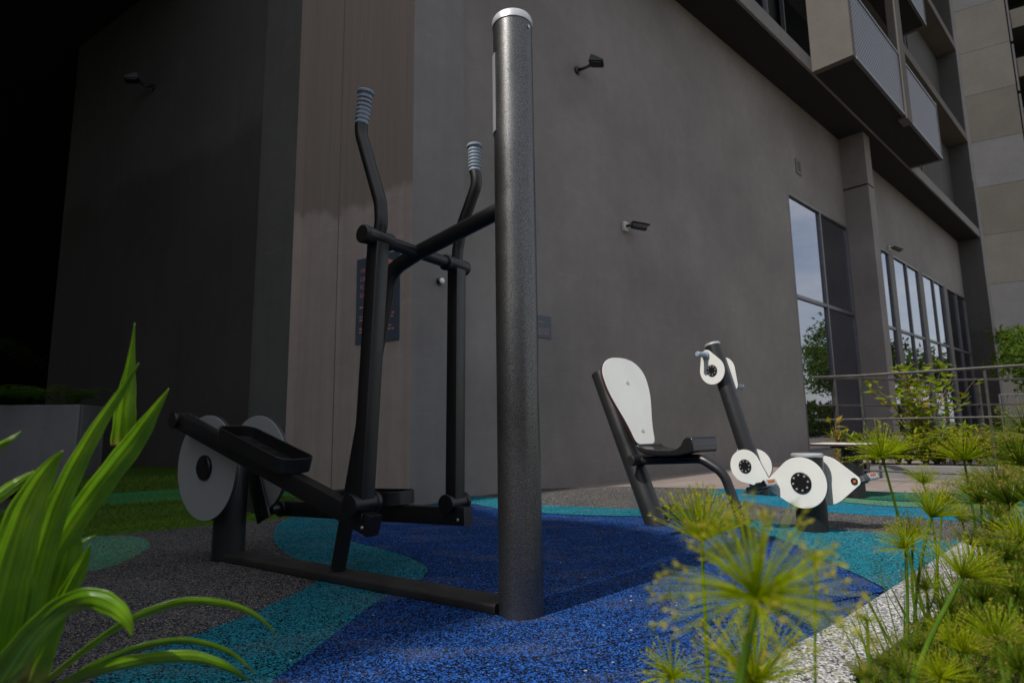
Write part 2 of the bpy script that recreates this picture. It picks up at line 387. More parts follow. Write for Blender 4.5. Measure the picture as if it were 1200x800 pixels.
teal1 = curve([(425, 599), (412, 612), (406, 630), (421, 636), (450, 643), (482, 653), (500, 664), (497, 675), (480, 686), (446, 702), (398, 738), (320, 798), (270, 840)]) + \
        curve([(60, 840), (110, 797), (143, 774), (230, 743), (307, 713), (360, 688), (376, 676), (373, 667), (352, 657), (333, 647), (321, 632), (325, 615), (345, 604)])
sheet('teal_rubber_patch', teal1, ZL, M['g_teal'])
blue = curve([(425, 599.5), (412.5, 612), (406.5, 630), (421, 636.5), (450, 643.5), (482, 653.5), (500.5, 664), (497.5, 675), (480, 686.5), (446, 702.5), (398, 738.5), (320, 798.5), (270, 840)]) + \
       [tuple(p) for p in [(-.9, .2), (.0, -.5), (.25, .9)]] + gpl([(872, 800), (915, 767), (986, 729), (1045, 692)]) + \
       curve([(1042, 694), (1010, 677), (975, 661), (948, 648), (915, 633), (880, 622), (840, 613), (800, 609), (752, 606), (700, 605), (636, 602), (584, 597), (547, 590.5), (500, 592)])
sheet('blue_rubber_patch', blue, ZL*2, M['g_blue'])
teal3 = curve([(500, 592), (547, 590), (584, 596.5), (636, 601.5), (700, 604.5), (752, 605.5), (800, 608.5), (840, 612.5), (880, 621.5), (915, 632.5), (948, 647.5), (975, 660.5), (1010, 676.5), (1042, 693.5)]) + \
        gpl([(1060, 681), (1130, 632)]) + curve([(1110, 636), (1075, 631), (1040, 626), (994, 622), (965, 619.5), (936, 618), (900, 612), (850, 606.5), (800, 600.5), (752, 597), (700, 595), (636, 592), (584, 584), (547, 580)])
sheet('teal_rubber_band', teal3, ZL*3, M['g_teal'])
cyan = curve([(845, 572.5), (832, 576), (840, 582), (884, 589), (936, 597), (1040, 605), (1120, 610), (1300, 622)]) + curve([(1300, 606), (1120, 597), (1040, 593.5), (980, 588), (936, 580), (900, 573.5)])
sheet('cyan_rubber_band', cyan, ZL, M['g_cyan'])
lime = curve([(975, 587), (1040, 593), (1120, 596), (1300, 605)]) + curve([(1300, 597), (1120, 590), (1040, 587), (985, 583)])
sheet('pale_green_rubber_band', lime, ZL*2, M['g_lime'])
green = curve([(985, 582.5), (1040, 586.5), (1120, 589.5), (1300, 596.5)]) + gpl([(1300, 581), (1066, 577.5), (1000, 575)])
sheet('green_rubber_band', green, ZL*3, M['g_green'])
circ = [tuple(gp(*p)[:2]) for p in [(60, 640), (75, 660), (100, 669), (130, 664), (158, 652), (175, 640), (170, 632), (150, 628), (110, 628), (75, 631)]]
sheet('pale_green_rubber_spot', [tuple(p[:2]) for p in smooth_path([np.array([*c, 0]) for c in circ], 5, True)], ZL, M['g_lime'])
white = gpl([(1135, 630), (1060, 681), (986, 729), (915, 767), (872, 800), (780, 870)]) + [(.1, .3), (.5, -.4), (.75, .6)] + gpl([(1000, 800), (1095, 730), (1180, 640)])
sheet('pebble_border', white, ZL*4, M['g_white'])
bed = gpl([(1180, 640), (1095, 730), (1000, 800)]) + [(.75, .6), (.5, -.4), (4, -.4), (7, 3), (4.5, 3.9)]
sheet('planting_bed_soil', bed, .018, M['soil'])

# turf mound on the left, with grass blades
def turf():
    edge = [gp(x, y) for x, y in [(-60, 645), (0, 640), (90, 630.5), (180, 622), (250, 615), (310, 609.5), (375, 602), (430, 595)]]
    out = []
    for p in edge: out.append(p)
    back = -SH*0 + nrm([-.35, .94, 0])
    mb = MB(); n = len(edge)
    prof = [(0, -.004), (.02, .016), (.33, .02), (.37, .105), (.43, .125), (.9, .125), (1.3, .125), (1.36, .195), (1.6, .21), (4.5, .21)]
    vs = []
    for i, p in enumerate(edge):
        k = max(0., min(1., (n-1-i)/2.2)); k = k*k*(3-2*k)
        for d, z in prof: vs.append(p + back*d*(.35+.65*k) + Z*(min(z, .016)+(z-min(z, .016))*k))
    m = len(prof)
    for i in range(n-1):
        for j in range(m-1):
            pass
    fs = [(i*m+j, (i+1)*m+j, (i+1)*m+j+1, i*m+j+1) for i in range(n-1) for j in range(m-1)]
    mb.add(vs, fs); mb.m = [0 if (k % (m-1)) in (4, 5) else 1 for k in range(len(fs))]
    struct(mb.build('turf_mound', [M['turf'], M['turfside']], smooth=60))
    g = MB(); rnd = random.Random(3)
    V = np.array(vs).reshape(n, m, 3)
    for i in range(n-1):
        for j, dens in ((1, 1700), (2, 700), (3, 1500), (4, 500), (6, 1100), (7, 600)):
            L = np.linalg.norm(V[i+1, j]-V[i, j])
            for q in range(int(dens*L)):
                a, b = rnd.random(), rnd.random()
                p = (V[i, j]*(1-a)+V[i+1, j]*a)*(1-b) + (V[i, j+1]*(1-a)+V[i+1, j+1]*a)*b
                h = rnd.uniform(.012, .028); an = rnd.uniform(0, 2*PI); s = np.array([math.cos(an), math.sin(an), 0])*.0016
                lean = np.array([rnd.gauss(0, .5), rnd.gauss(0, .5)-.5*(j in (2, 3, 6)), 0])*h
                g.add([p-s, p+s, p+lean+Z*h], [(0, 1, 2)])
    o = g.build('turf_grass', M['grass'], smooth=0, fix=False); tag(o, None, None, None, 'stuff'); o['label'] = 'short artificial grass blades on the raised turf beside dark wall'; o['category'] = 'grass'
turf()

# ------------------------------------------------------------------ main building
BL = thing('apartment_building', 'dark grey rendered apartment building with tall windows and mesh balconies', 'building', W(0, 0))
ZS = 6.5; OL = .61; FL = 3.35
def wallbox(name, t, o, z, m, parent=BL, bevel=0, lab=None):
    mb = MB(); mb.span(W0, E1, NN, Z, (t, o, z)); r = mb.build(name, m, parent, bevel, smooth=0)
    if lab: r['label'] = lab
    return r
# facade wall with openings, cut as butted boxes
mb = MB()
for t, z in [((-1.0, 6.6), (-.1, ZS)), ((6.6, 9.5), (4.57, ZS)), ((6.6, 9.5), (-.1, .1)), ((9.5, 11.0), (-.1, ZS)), ((11.0, 20.4), (4.55, ZS)), ((11.0, 20.4), (-.1, .1))]:
    mb.span(W0, E1, NN, Z, (t, (-.3, 0), z))
mb.build('wall', M['wall'], BL, smooth=0)
# corner pier with a brown painted side wall, and the charcoal wing beyond it
a = C0; mb = MB()
pr_t = -.645
poly = [C0, W(pr_t, .12), W(pr_t, -.3), C0 + E2*1.35 - N2*.35, C0 + E2*1.35]
mb = MB(); mb.prism([(p[0]-C0[0], p[1]-C0[1]) for p in poly], C0, [1, 0, 0], [0, 1, 0], Z, -.1, 9)
pier = mb.build('corner_pier', [M['wall_trim'], M['brown']], BL, smooth=0)
for p in pier.data.polygons:
    if abs(p.normal.dot(Vector(tuple(N2)))) > .98 and (np.array(p.center)+np.array(rootloc(BL))-C0)@N2 > -.05: p.material_index = 1
def b2(name, e, n, z, m, parent=BL):
    mb = MB(); mb.span(C0, E2, N2, Z, (e, n, z)); return mb.build(name, m, parent, smooth=0)
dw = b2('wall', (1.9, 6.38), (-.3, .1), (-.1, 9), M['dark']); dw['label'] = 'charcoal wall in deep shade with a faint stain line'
cs = b2('wall', (1.352, 1.9), (-.3, .098), (-.1, 9), [M['charcoal_strip'], M['brown']])
for p in cs.data.polygons:
    if p.normal.dot(Vector(tuple(-E2))) > .9: p.material_index = 1
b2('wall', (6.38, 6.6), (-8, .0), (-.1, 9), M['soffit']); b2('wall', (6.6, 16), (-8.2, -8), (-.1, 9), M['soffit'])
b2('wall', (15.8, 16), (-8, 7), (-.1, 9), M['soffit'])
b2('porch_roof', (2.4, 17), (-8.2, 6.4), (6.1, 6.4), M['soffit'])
jn = MB(); jn.span(C0, E2, N2, Z, ((.86, .868), (.0005, .003), (0, 9))); jn.build('joint', M['wall_seam'], BL, smooth=0)
# fascia slab and soffit
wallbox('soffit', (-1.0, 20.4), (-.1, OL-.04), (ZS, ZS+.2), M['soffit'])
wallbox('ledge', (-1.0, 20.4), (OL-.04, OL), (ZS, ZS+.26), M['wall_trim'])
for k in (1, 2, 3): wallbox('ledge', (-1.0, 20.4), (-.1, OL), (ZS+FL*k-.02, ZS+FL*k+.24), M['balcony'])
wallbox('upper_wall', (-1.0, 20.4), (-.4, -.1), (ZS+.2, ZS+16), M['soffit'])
# fin and end pillar
wallbox('fin', (9.5, 9.88), (0, .47), (-.1, 5.35), M['wall']); wallbox('fin', (9.5, 9.88), (0, .44), (5.35, 5.39), M['soffit']); wallbox('fin', (9.5, 9.88), (0, .47), (5.39, ZS), M['wall'])
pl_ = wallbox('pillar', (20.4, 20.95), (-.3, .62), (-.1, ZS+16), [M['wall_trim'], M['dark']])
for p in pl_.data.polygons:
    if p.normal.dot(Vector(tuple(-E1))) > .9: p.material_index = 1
# windows
def window(t0, t1, z0, z1, verts, mids, o=-.066):
    wn = MB(); fw = .035
    wn.span(W0, E1, NN, Z, ((t0, t0+fw), (o, o+.07), (z0, z1))); wn.span(W0, E1, NN, Z, ((t1-fw, t1), (o, o+.07), (z0, z1)))
    wn.span(W0, E1, NN, Z, ((t0+fw, t1-fw), (o, o+.07), (z1-fw, z1))); wn.span(W0, E1, NN, Z, ((t0+fw, t1-fw), (o, o+.07), (z0, z0+fw)))
    vt = [t0+fw] + verts + [t1-fw]
    for v in verts: wn.span(W0, E1, NN, Z, ((v-.03, v+.03), (o+.002, o+.068), (z0+fw, z1-fw)))
    for q in mids:
        for a_, b_ in zip(vt[:-1], vt[1:]): wn.span(W0, E1, NN, Z, ((a_+.03, b_-.03), (o+.004, o+.064), (q-.03, q+.03)))
    f = wn.build('window', M['frame'], BL, smooth=0)
    g = MB(); g.span(W0, E1, NN, Z, ((t0+.02, t1-.02), (o+.02, o+.03), (z0+.02, z1-.02))); g.build('pane', M['glass'], f, smooth=0)
    return f
window(6.6, 9.5, .1, 4.57, [8.05], [2.72])
for a_, b_ in ((11.0, 12.25), (12.55, 14.8), (15.15, 17.5), (17.85, 20.38)): window(a_, b_, .1, 4.55, [(a_+b_)/2 if a_ > 12 else 11.6], [2.7], -.05)
for a_, b_ in ((12.25, 12.55), (14.8, 15.15), (17.5, 17.85)): wallbox('mullion_pier', (a_, b_), (-.3, .024), (.1, 4.55), M['wall_trim'])
for lv in range(4):
    z0 = ZS+FL*lv+.26; z1 = z0+FL-.35
    for t0 in ((-.9, 3, 6.4) if lv == 0 else ()): pass
    window(12.6, 16.2, z0, z1, [13.8, 15.0], [], -.02); window(-.9, 3.4, z0, z1, [1.2], [], -.02); window(3.7, 6.3, z0, z1, [5.6], [], -.02); window(7, 12.0, z0, z1, [8.7, 10.4], [], -.02)
    wallbox('wall', (16.4, 20.4), (-.1, .05), (z0, z1), M['dark'])
# balconies
for lv in range(4):
    z0 = ZS+FL*lv
    wallbox('balcony_slab', (6.64, 12.32), (OL+.002, 1.22), (z0-.003, z0+.18), M['soffit'])
    wallbox('balcony_side', (6.5, 6.64), (OL+.002, 1.25), (z0-.004, z0+FL-.01), M['balcony'])
    wallbox('balcony_post', (9.42, 9.8), (1.12, 1.28), (z0-.06, z0+FL-.065), M['balcony']); wallbox('balcony_post', (12.32, 12.42), (OL+.002, 1.25), (z0-.004, z0+1.4), M['balcony'])
    for a_, b_ in ((6.64, 9.42), (9.8, 12.32)):
        p_ = wallbox('balcony_screen', (a_, b_), (1.222, 1.245), (z0+.03, z0+1.28), M['mesh'])
        mb = MB(); mb.span(W0, E1, NN, Z, ((a_, b_), (1.21, 1.26), (z0+1.28, z0+1.32))); mb.build('rail', M['frame'], p_, smooth=0); mb = MB(); mb.span(W0, E1, NN, Z, ((a_, b_), (1.205, 1.262), (z0-.02, z0+.03))); mb.build('rail', M['frame'], p_, smooth=0)
# small wall vents
for px, py in ((935, 196),):
    p_ = pl(px, py, W0, NN); q = p_-W0
    mb = MB(); mb.box(p_+NN*.012, (E1, NN, Z), (.11, .012, .14)); v = mb.build('vent', M['wall_trim'], BL, .004); mb = MB()
    mb.box(p_+NN*.026, (E1, NN, Z), (.06, .003, .09)); mb.build('vent_grille', M['blackplastic'], v, smooth=0)

# tower beyond the pillar
TK = 1.8; G = CAM + (W(20.97, .6)-CAM)*TK; G[2] = 0
TW = thing('apartment_tower', 'tall neighbouring tower with bands of grey and brown paint', 'building', G)
MM = np.cross(Z, -E2)
if MM@E1 < 0: MM = -MM
mats = ['tower_a', 'tower_b', 'tower_a', 'tower_c', 'tower_b', 'tower_c', 'tower_a']
bands = [-.1]+[(q-H)*TK+H for q in (3.3, 5.0, 6.67, 8.34, 9.95, 11.66, 13.25, 14.88, 16.5, 18.2, 20, 24)]
for i in range(len(bands)-1):
    mb = MB(); mb.span(G, -E2, MM, Z, ((-6, 1.38*TK), (.02, 3), (bands[i]+.02, bands[i+1]))); mb.build('wall_band', M[mats[i % 7]], TW, smooth=0)
    mb = MB(); mb.span(G, -E2, MM, Z, ((-6, 1.37*TK), (.03, 2.99), (bands[i], bands[i]+.02))); mb.build('joint', M['soffit'], TW, smooth=0)
mb = MB(); mb.span(G, -E2, MM, Z, ((1.38*TK, 3.6*TK), (2.6*TK, 6*TK), (-.1, 24*TK))); mb.build('recessed_wall', M['soffit'], TW, smooth=0)
for k in range(12):
    z0 = 5.2+k*3.3
    mb = MB(); mb.span(G, -E2, MM, Z, ((1.62*TK, 3.5*TK), (.9*TK, 2.59*TK), (z0, z0+1.25))); b_ = mb.build('balcony', M['tower_c'], TW, smooth=0)
    mb = MB(); mb.span(G, -E2, MM, Z, ((1.5*TK, 1.56*TK), (.5*TK, 2.59*TK), (z0-1.2, z0+1.9))); mb.build('balcony_fin', M['tower_b'], TW, smooth=0)

# ------------------------------------------------------------------ unseen block added behind the viewpoint, outlined to shade the left of the surface
HT = 15.0; sh = SH*(HT/math.tan(EL))
front = [gp(*p) for p in [(822, 648), (800, 631), (740, 616), (660, 608), (600, 606), (560, 594)]]
front += [np.array([-.5, 4.62, 0]), np.array([2.6, 7.5, 0]), np.array([4.6, 9.6, 0]), np.array([.5, 13, 0]), np.array([-9, 12, 0])]
edge = gp(712, 703) - gp(648, 728); k_ = SH*10
front[0] = gp(822, 648)
tp_ = [p+sh for p in front] + [np.array([-9, 12, 0])+sh+k_, gp(652, 733)+sh+k_]
NB = thing('added_shade_block', 'unseen block added and shaped to shade the turf and fitness trainer', 'building', (tp_[0][0], tp_[0][1], 0))
mb = MB(); mb.prism([(p[0], p[1]) for p in tp_], [0, 0, 0], [1, 0, 0], [0, 1, 0], Z, -.1, HT-.3); mb.build('wall', M['wall'], NB, smooth=0)
mb = MB(); mb.prism([(p[0], p[1]) for p in tp_], [0, 0, 0], [1, 0, 0], [0, 1, 0], Z, HT-.298, HT); mb.build('roof', M['soffit'], NB, smooth=0)
RB = thing('rear_sky_blocker', 'unseen dark block added behind the viewpoint to shut out low sky', 'building', (0, -10, 0))  # added unseen block that keeps low sky out of the post's reflections
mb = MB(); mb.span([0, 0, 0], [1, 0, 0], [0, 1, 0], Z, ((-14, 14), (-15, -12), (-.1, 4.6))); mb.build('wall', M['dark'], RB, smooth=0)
mb = MB(); mb.span([0, 0, 0], [1, 0, 0], [0, 1, 0], Z, ((-14.3, 14.3), (-15.3, -11.5), (4.6, 4.9))); mb.build('roof', M['soffit'], RB, smooth=0)
# ------------------------------------------------------------------ wall fittings
def text_mesh(name, s, size, o, x, y, n, m, parent, ext=.0006):
    cu = bpy.data.curves.new(name, 'FONT'); cu.body = s; cu.size = size; cu.extrude = ext
    ob = bpy.data.objects.new(name, cu); COL.objects.link(ob)
    bpy.context.view_layer.update()
    me = bpy.data.meshes.new_from_object(ob.evaluated_get(bpy.context.evaluated_depsgraph_get())); bpy.data.objects.remove(ob)
    o = np.asarray(o)-np.array(rootloc(parent))
    me.transform(Matrix(((x[0], y[0], n[0], o[0]), (x[1], y[1], n[1], o[1]), (x[2], y[2], n[2], o[2]), (0, 0, 0, 1))))
    me.materials.clear(); me.materials.append(m); me.name = name
    r = bpy.data.objects.new(name, me); COL.objects.link(r); r.parent = parent; return r
# lightning notice on the brown wall
SX = -E2
s0 = C0 + E2*.612 + N2*.004
SG = thing('warning_sign', 'navy lightning notice with salmon lettering on the brown wall', 'sign', s0+Z*1.62)
mb = MB(); mb.span(s0, SX, N2, Z, ((0, .49), (0, .006), (1.265, 1.99))); mb.build('panel', M['sign'], SG, .002)
rows = [('WHEN', .058, 1.862), ('LIGHTNING', .058, 1.792), ('FLASHES', .058, 1.722), ('GO INDOORS', .058, 1.652)]
for s, sz, z in rows: text_mesh('lettering', s, sz, s0+SX*.045+N2*.0072+Z*z, SX, Z, N2, M['pink'], SG)
mb = MB(); c = s0+SX*.36+Z*1.915+N2*.0072; mb.prism([(-.05, -.055), (.06, .0), (-.05, .055)], c, SX, Z, N2, 0, .002)
mb.v = [tuple(q) for q in mb.v]; mb.build('triangle', M['pink'], SG, smooth=0)
rnd = random.Random(5); mb = MB()
for z in (1.57, 1.49, 1.462, 1.39, 1.362):
    x = .045; mb = MB()
    while x < .42:
        L = rnd.uniform(.02, .06); mb.span(s0, SX, N2, Z, ((x, min(x+L, .44)), (.0066, .0075), (z-.007, z+.007))); x += L+.012
    mb.build('small_print', M['pink'], SG, smooth=0)
# small blue notice behind the post
p_ = pl(638, 382, W0, NN)
S2 = thing('notice_plate', 'small blue notice with pink print on the grey wall behind post', 'sign', p_)
mb = MB(); mb.span(p_, E1, NN, Z, ((-.25, .09), (.002, .008), (-.12, .1))); mb.build('panel', M['sign'], S2, .002)
for z, x0, x1 in ((.035, -.2, .0), (-.03, -.2, .06), (-.055, -.2, .06), (-.08, -.2, .06)):
    x = x0; mb = MB()
    while x < x1:
        L = rnd.uniform(.012, .03); mb.span(p_, E1, NN, Z, ((x, min(x+L, x1)), (.0085, .0092), (z-.007, z+.007))); x += L+.008
    mb.build('small_print', M['dullpink'], S2, smooth=0)

def floodlight(p, n, e, label, flip=1):
    K = .78
    T = thing('floodlight', label, 'floodlight', p, 'wall floodlights')
    mb = MB(); mb.lathe(p, n, [(.045, 0), (.045, .02), (.03, .03)], 20); mb.build('wall_mount', M['post'], T)
    q = p+n*.14+Z*.02+e*.06*flip
    mb = MB(); mb.tube(fillet([p+n*.02, p+n*.09-Z*.02, q], [.05]), .017, 12); mb.build('arm', M['blackplastic'], T)
    d = nrm(n*.75+e*.5*flip-Z*.35); s = nrm(np.cross(d, Z)); u = np.cross(s, d)
    c = q+d*.06+Z*.06
    mb = MB(); mb.prism([(a_*K, b_*K) for a_, b_ in [(-.07, -.05), (.13, -.015), (.13, .015), (-.05, .055), (-.07, .05)]], c-s*.085*K, d, u, s, 0, .17*K); h = mb.build('lamp_head', M['blackplastic'], T, .006)
    mb = MB(); mb.box(c+d*.03-u*.03, (nrm(d+u*.18), s, u), (.058, .055, .004)); mb.build('lens', M['glossblack'], h)
floodlight(pl(676, 83, W0, NN), NN, E1, 'small black floodlight high on the grey wall right of the tall post')
pd = C0+N2*.1
floodlight(pl(180, 103, pd, N2), N2, E2, 'small black floodlight high on the charcoal wall at left')
def cctv(p, n, e, label, dr):
    T = thing('security_camera', label, 'camera', p, 'wall security cameras')
    mb = MB(); mb.box(p+n*.02, (e, n, Z), (.04, .02, .055)); mb.build('junction_box', M['cream'], T, .006)
    d = nrm(dr); q = p+n*.09+d*.05
    mb = MB(); mb.tube([p+n*.04, p+n*.07, q], .016, 12); mb.build('bracket', M['blackplastic'], T)
    s = nrm(np.cross(d, Z)); u = np.cross(s, d)
    mb = MB(); mb.sweep([q-d*.03, q+d*.15], rrect(.032, .032, .011), ref=u); h = mb.build('camera_body', M['blackplastic'], T, .004)
    mb = MB(); mb.box(q+d*.075+u*.038, (d, s, u), (.11, .04, .004)); mb.build('sun_hood', M['glossblack'], h, .003)
cctv(pl(731, 266, W0, NN), NN, E1, 'black security camera on cream box on the grey wall', nrm(NN*.5+E1*.8-Z*.12))
cctv(pl(1041, 291, W0, NN), NN, E1, 'black security camera above the row of tall windows', nrm(NN*.6+E1*.6-Z*.4))
p_ = pl(514.5, 330, W0+NN*.12, NN)
T = thing('wall_knob', 'small white knob on the grey corner pier', 'wall fixture', p_)
mb = MB(); mb.lathe(p_, NN, [(.03, 0), (.03, .01), (.014, .012), (.014, .03)], 20); mb.build('base', M['blackplastic'], T)
mb = MB(); mb.lathe(p_+NN*.03, NN, [(.012, 0), (.022, .006), (.022, .018), (.012, .024)], 20); mb.build('knob', M['white'], T)

# ------------------------------------------------------------------ elliptical trainer
P = gp(611, 719.5); Q = gp(267, 654); U = nrm(Q-P); L = np.linalg.norm(Q-P); WV = np.array([U[1], -U[0], 0])
if WV[1] > 0: WV = -WV
ET = thing('elliptical_trainer', 'black outdoor elliptical trainer with tall post and grey discs on blue surface', 'fitness machine', P)
def mp(u, z, o): return P+U*u+WV*o+Z*z
mb = MB(); mb.lathe(P, Z, [(.07, -.05), (.07, 2.0)], 64); post = mb.build('main_post', M['anthracite'], ET)
mb = MB(); mb.lathe(P+Z*2.0, Z, [(.0715, -.012), (.073, -.01), (.073, .012), (.068, .02)], 64); mb.build('post_cap', M['cap'], post)
mb = MB(); sd = nrm([.8, -.6, 0])
mb.lathe(P+Z*1.965+sd*.069, sd, [(.006, 0), (.006, .004), (.003, .005)], 12); mb.build('screw', M['cap'], post)
mb = MB(); vs = []
for k in range(13):
    a_ = math.radians(150+60*k/12)
    for r in (.0715, .0735):
        for z in (1.585, 1.875): vs.append(P+np.array([math.cos(a_)*r, math.sin(a_)*r, z]))
fs = []
for k in range(12):
    b = k*4; fs += [(b+2, b+6, b+7, b+3), (b, b+1, b+5, b+4), (b, b+4, b+6, b+2), (b+1, b+3, b+7, b+5)]
fs += [(0, 2, 3, 1), (48, 49, 51, 50)]
mb.add(vs, fs); mb.build('label_plate', M['cap'], post)
# base rail with rounded end
mb = MB(); mb.sweep([mp(.062, .016, 0), mp(L-.05, .016, 0)], rrect(.017, .056, .008), ref=Z); mb.build('base_rail', M['dusty'], ET)
mb = MB(); mb.lathe(Q, Z, [(.07, -.05), (.07, .52), (.062, .526)], 48); mb.build('crank_post', M['post'], ET)
mb = MB(); mb.tube(fillet([mp(.06, 1.325, 0), mp(.443, 1.239, 0), mp(.59, 1.19, 0), mp(.62, 1.05, 0), mp(.845, .04, 0)], [.3, .12, .25], 10), .029, 24); mb.build('support_tube', M['black'], ET)
ax = mp(.443, 1.239, 0)
mb = MB(); mb.tube([ax+WV*.22, ax-WV*.25], .023, 24); axle = mb.build('cross_axle', M['post'], ET)
def arm(off, ub, zb, hp, grip):
    dirn = WV if off > 0 else -WV
    top = mp(.443, 1.239, off); bot = mp(ub, zb, off)
    mb = MB(); mb.sweep([bot, top-Z*.01], rrect(.026, .03, .004, 2), ref=U); a_ = mb.build('swing_arm', M['black'], ET)
    mb = MB(); mb.lathe(top-WV*.06, WV, [(.027, 0), (.031, .003), (.031, .115), (.028, .12)], 32)
    mb.lathe(top+WV*.062, WV, [(.024, -.002), (.033, 0), (.033, .012), (.028, .016)], 32); mb.build('axle_sleeve', M['black'], a_)
    mb = MB(); mb.tube(fillet([mp(u, z, off) for u, z in hp], [.12]*(len(hp)-2), 9), .0235, 24); h = mb.build('handlebar', M['black'], a_)
    g0, g1 = mp(*grip[0], off), mp(*grip[1], off); ga = nrm(g1-g0); GL = np.linalg.norm(g1-g0)
    pr = [(.0245, 0), (.026, .004)]; k = 6
    for i in range(k):
        s = .012+(GL-.03)*i/k; e = (GL-.03)/k
        pr += [(.0235, s), (.0235, s+e*.25), (.0268, s+e*.35), (.0268, s+e*.9)]
    pr += [(.0235, GL-.016), (.032, GL-.01), (.033, GL-.004), (.03, GL), (.012, GL+.002)]
    mb = MB(); mb.lathe(g0, ga, pr, 28); mb.build('grip', M['grip'], a_)
    # lower pivot
    pv = bot - Z*.005
    mb = MB(); mb.lathe(pv-WV*.058, WV, [(.02, -.001), (.036, .0), (.036, .016), (.031, .018), (.031, .1), (.036, .102), (.036, .118), (.022, .1195)], 32)
    mb.box(pv-Z*.042, (U, WV, Z), (.028, .03, .014)); mb.build('pivot_joint', M['blackplastic'], a_, .0015)
    return pv
pn = arm(.205, .495, .335, [(.443, 1.24), (.43, 1.30), (.437, 1.372), (.545, 1.662), (.543, 1.715), (.526, 1.80)], [(.543, 1.70), (.524, 1.826)])
pf = arm(-.235, .452, .292, [(.443, 1.24), (.437, 1.31), (.415, 1.405), (.335, 1.572), (.349, 1.64), (.348, 1.72)], [(.347, 1.625), (.348, 1.742)])
hub = np.array([L, .415]); ck = np.array([.1, .212])
for off, sg in ((.12, 1), (-.13, -1)):
    c = mp(hub[0], hub[1], off); dn = WV*sg
    mb = MB(); mb.lathe(c-WV*.011, WV, [(.23, 0), (.232, .002), (.232, .02), (.23, .022)], 96)
    dsc = mb.build('flywheel_disc', [M['disc'], M['darkedge']], ET, smooth=30)
    for p in dsc.data.polygons:
        if abs(p.normal.dot(Vector(tuple(WV)))) < .6: p.material_index = 1
    mb = MB()
    for s2 in (1, -1):
        mb.lathe(c+WV*s2*.011, WV*s2, [(.055, 0), (.055, .01), (.05, .014)], 40)
    hb = mb.build('hub', M['blackplastic'], dsc); mb = MB()
    for k in range(6):
        a_ = k*PI/3; q = c+WV*.025+U*.038*math.cos(a_)+Z*.038*math.sin(a_); mb.lathe(q, WV, [(.006, 0), (.006, .004)], 10)
    mb.build('hub_bolt', M['post'], hb)
    mb = MB(); b_ = mp(hub[0]+ck[0]*sg, hub[1]+ck[1]*sg, 0)
    mb.lathe(b_+WV*(off+.011*sg), dn, [(.022, 0), (.022, .05)], 24); mb.build('crank_pin', M['post'], dsc)
mb = MB(); mb.lathe(mp(hub[0], hub[1], -.118), WV, [(.03, 0), (.03, .226)], 24); mb.build('crank_shaft', M['post'], ET)
mb = MB(); pa = mp(*hub, -.095); pb = mp(*(hub-ck*1.05), -.095); mb.sweep([pa+(pa-pb)*.05, pb-(pa-pb)*.12], rrect(.006, .05, .005, 2), ref=WV); ip = mb.build('crank_plate', M['post'], ET)
mb = MB(); mb.lathe(pb+WV*.006, WV, [(.018, 0), (.018, .008), (.01, .011)], 8); mb.build('bolt', M['blackplastic'], ip)
def beam(off, A, B, tu0, tu1, pedal_in):
    A = np.array(A); B = np.array(B)                # A crank end, B pivot end in (u,z)
    a3, b3 = mp(*A, off), mp(*B, off); d = nrm(b3-a3); up = nrm(Z-d*(Z@d))
    mb = MB(); mb.sweep([a3, b3+d*.03], rrect(.034, .026, .004, 2), ref=up); bm_ = mb.build('pedal_beam', M['black'], ET)
    mb = MB(); mb.lathe(a3-WV*.04, WV, [(.034, 0), (.037, .004), (.037, .076), (.034, .08)], 28); mb.build('end_bearing', M['blackplastic'], bm_)
    mb = MB(); mb.lathe(b3+WV*.026-up*.012, WV, [(.006, 0), (.004, .003)], 10); mb.build('rivet', M['cap'], bm_)
    # pedal tray: floor + rounded rim wall
    f = lambda u: a3+(b3-a3)*((u-A[0])/(B[0]-A[0]))
    c = (f(tu0)+f(tu1))/2+up*.036+WV*pedal_in; hl = np.linalg.norm(f(tu0)-f(tu1))/2; hw = .08
    ol = rrect(hl, hw, .05, 6); il = rrect(hl-.008, hw-.008, .042, 6)
    mb = MB(); n = len(ol); vs = [c+d*a_+WV*b_ for a_, b_ in ol]+[c+d*a_+WV*b_+up*.055 for a_, b_ in ol]+[c+d*a_+WV*b_+up*.055 for a_, b_ in il]+[c+d*a_+WV*b_+up*.008 for a_, b_ in il]
    fs = [tuple(range(n-1, -1, -1)), tuple(range(3*n, 4*n))]
    for r in range(3): fs += [(r*n+i, r*n+(i+1) % n, (r+1)*n+(i+1) % n, (r+1)*n+i) for i in range(n)]
    mb.add(vs, fs); tr = mb.build('pedal_tray', M['black'], bm_, .0015)
    mb = MB()
    for i in range(9):
        for j in range(4):
            q = c+up*.0085+d*(-hl+.05+(2*hl-.1)*i/8)+WV*(-.045+.03*j); an = PI/4 if (i+j) % 2 else -PI/4
            x = d*math.cos(an)+WV*math.sin(an); y = np.cross(up, x); mb.box(q, (x, y, up), (.013, .004, .0025))
    mb.build('tread', M['post'], tr, .001)
beam(.2, hub+ck, (.47, .268), 1.30, .86, .0)
beam(-.225, hub-ck, (.41, .24), 1.12, .70, .0)

# ------------------------------------------------------------------ right-hand machines
D = nrm([.62, -.7846, 0]); NV = np.array([D[1], -D[0], 0])
S = gp(769, 615); A = gp(953, 622); B = gp(892, 579); Cs = gp(1003, 583)
def fr(P0, d, z, o=0.): return P0+D*d+NV*o+Z*z
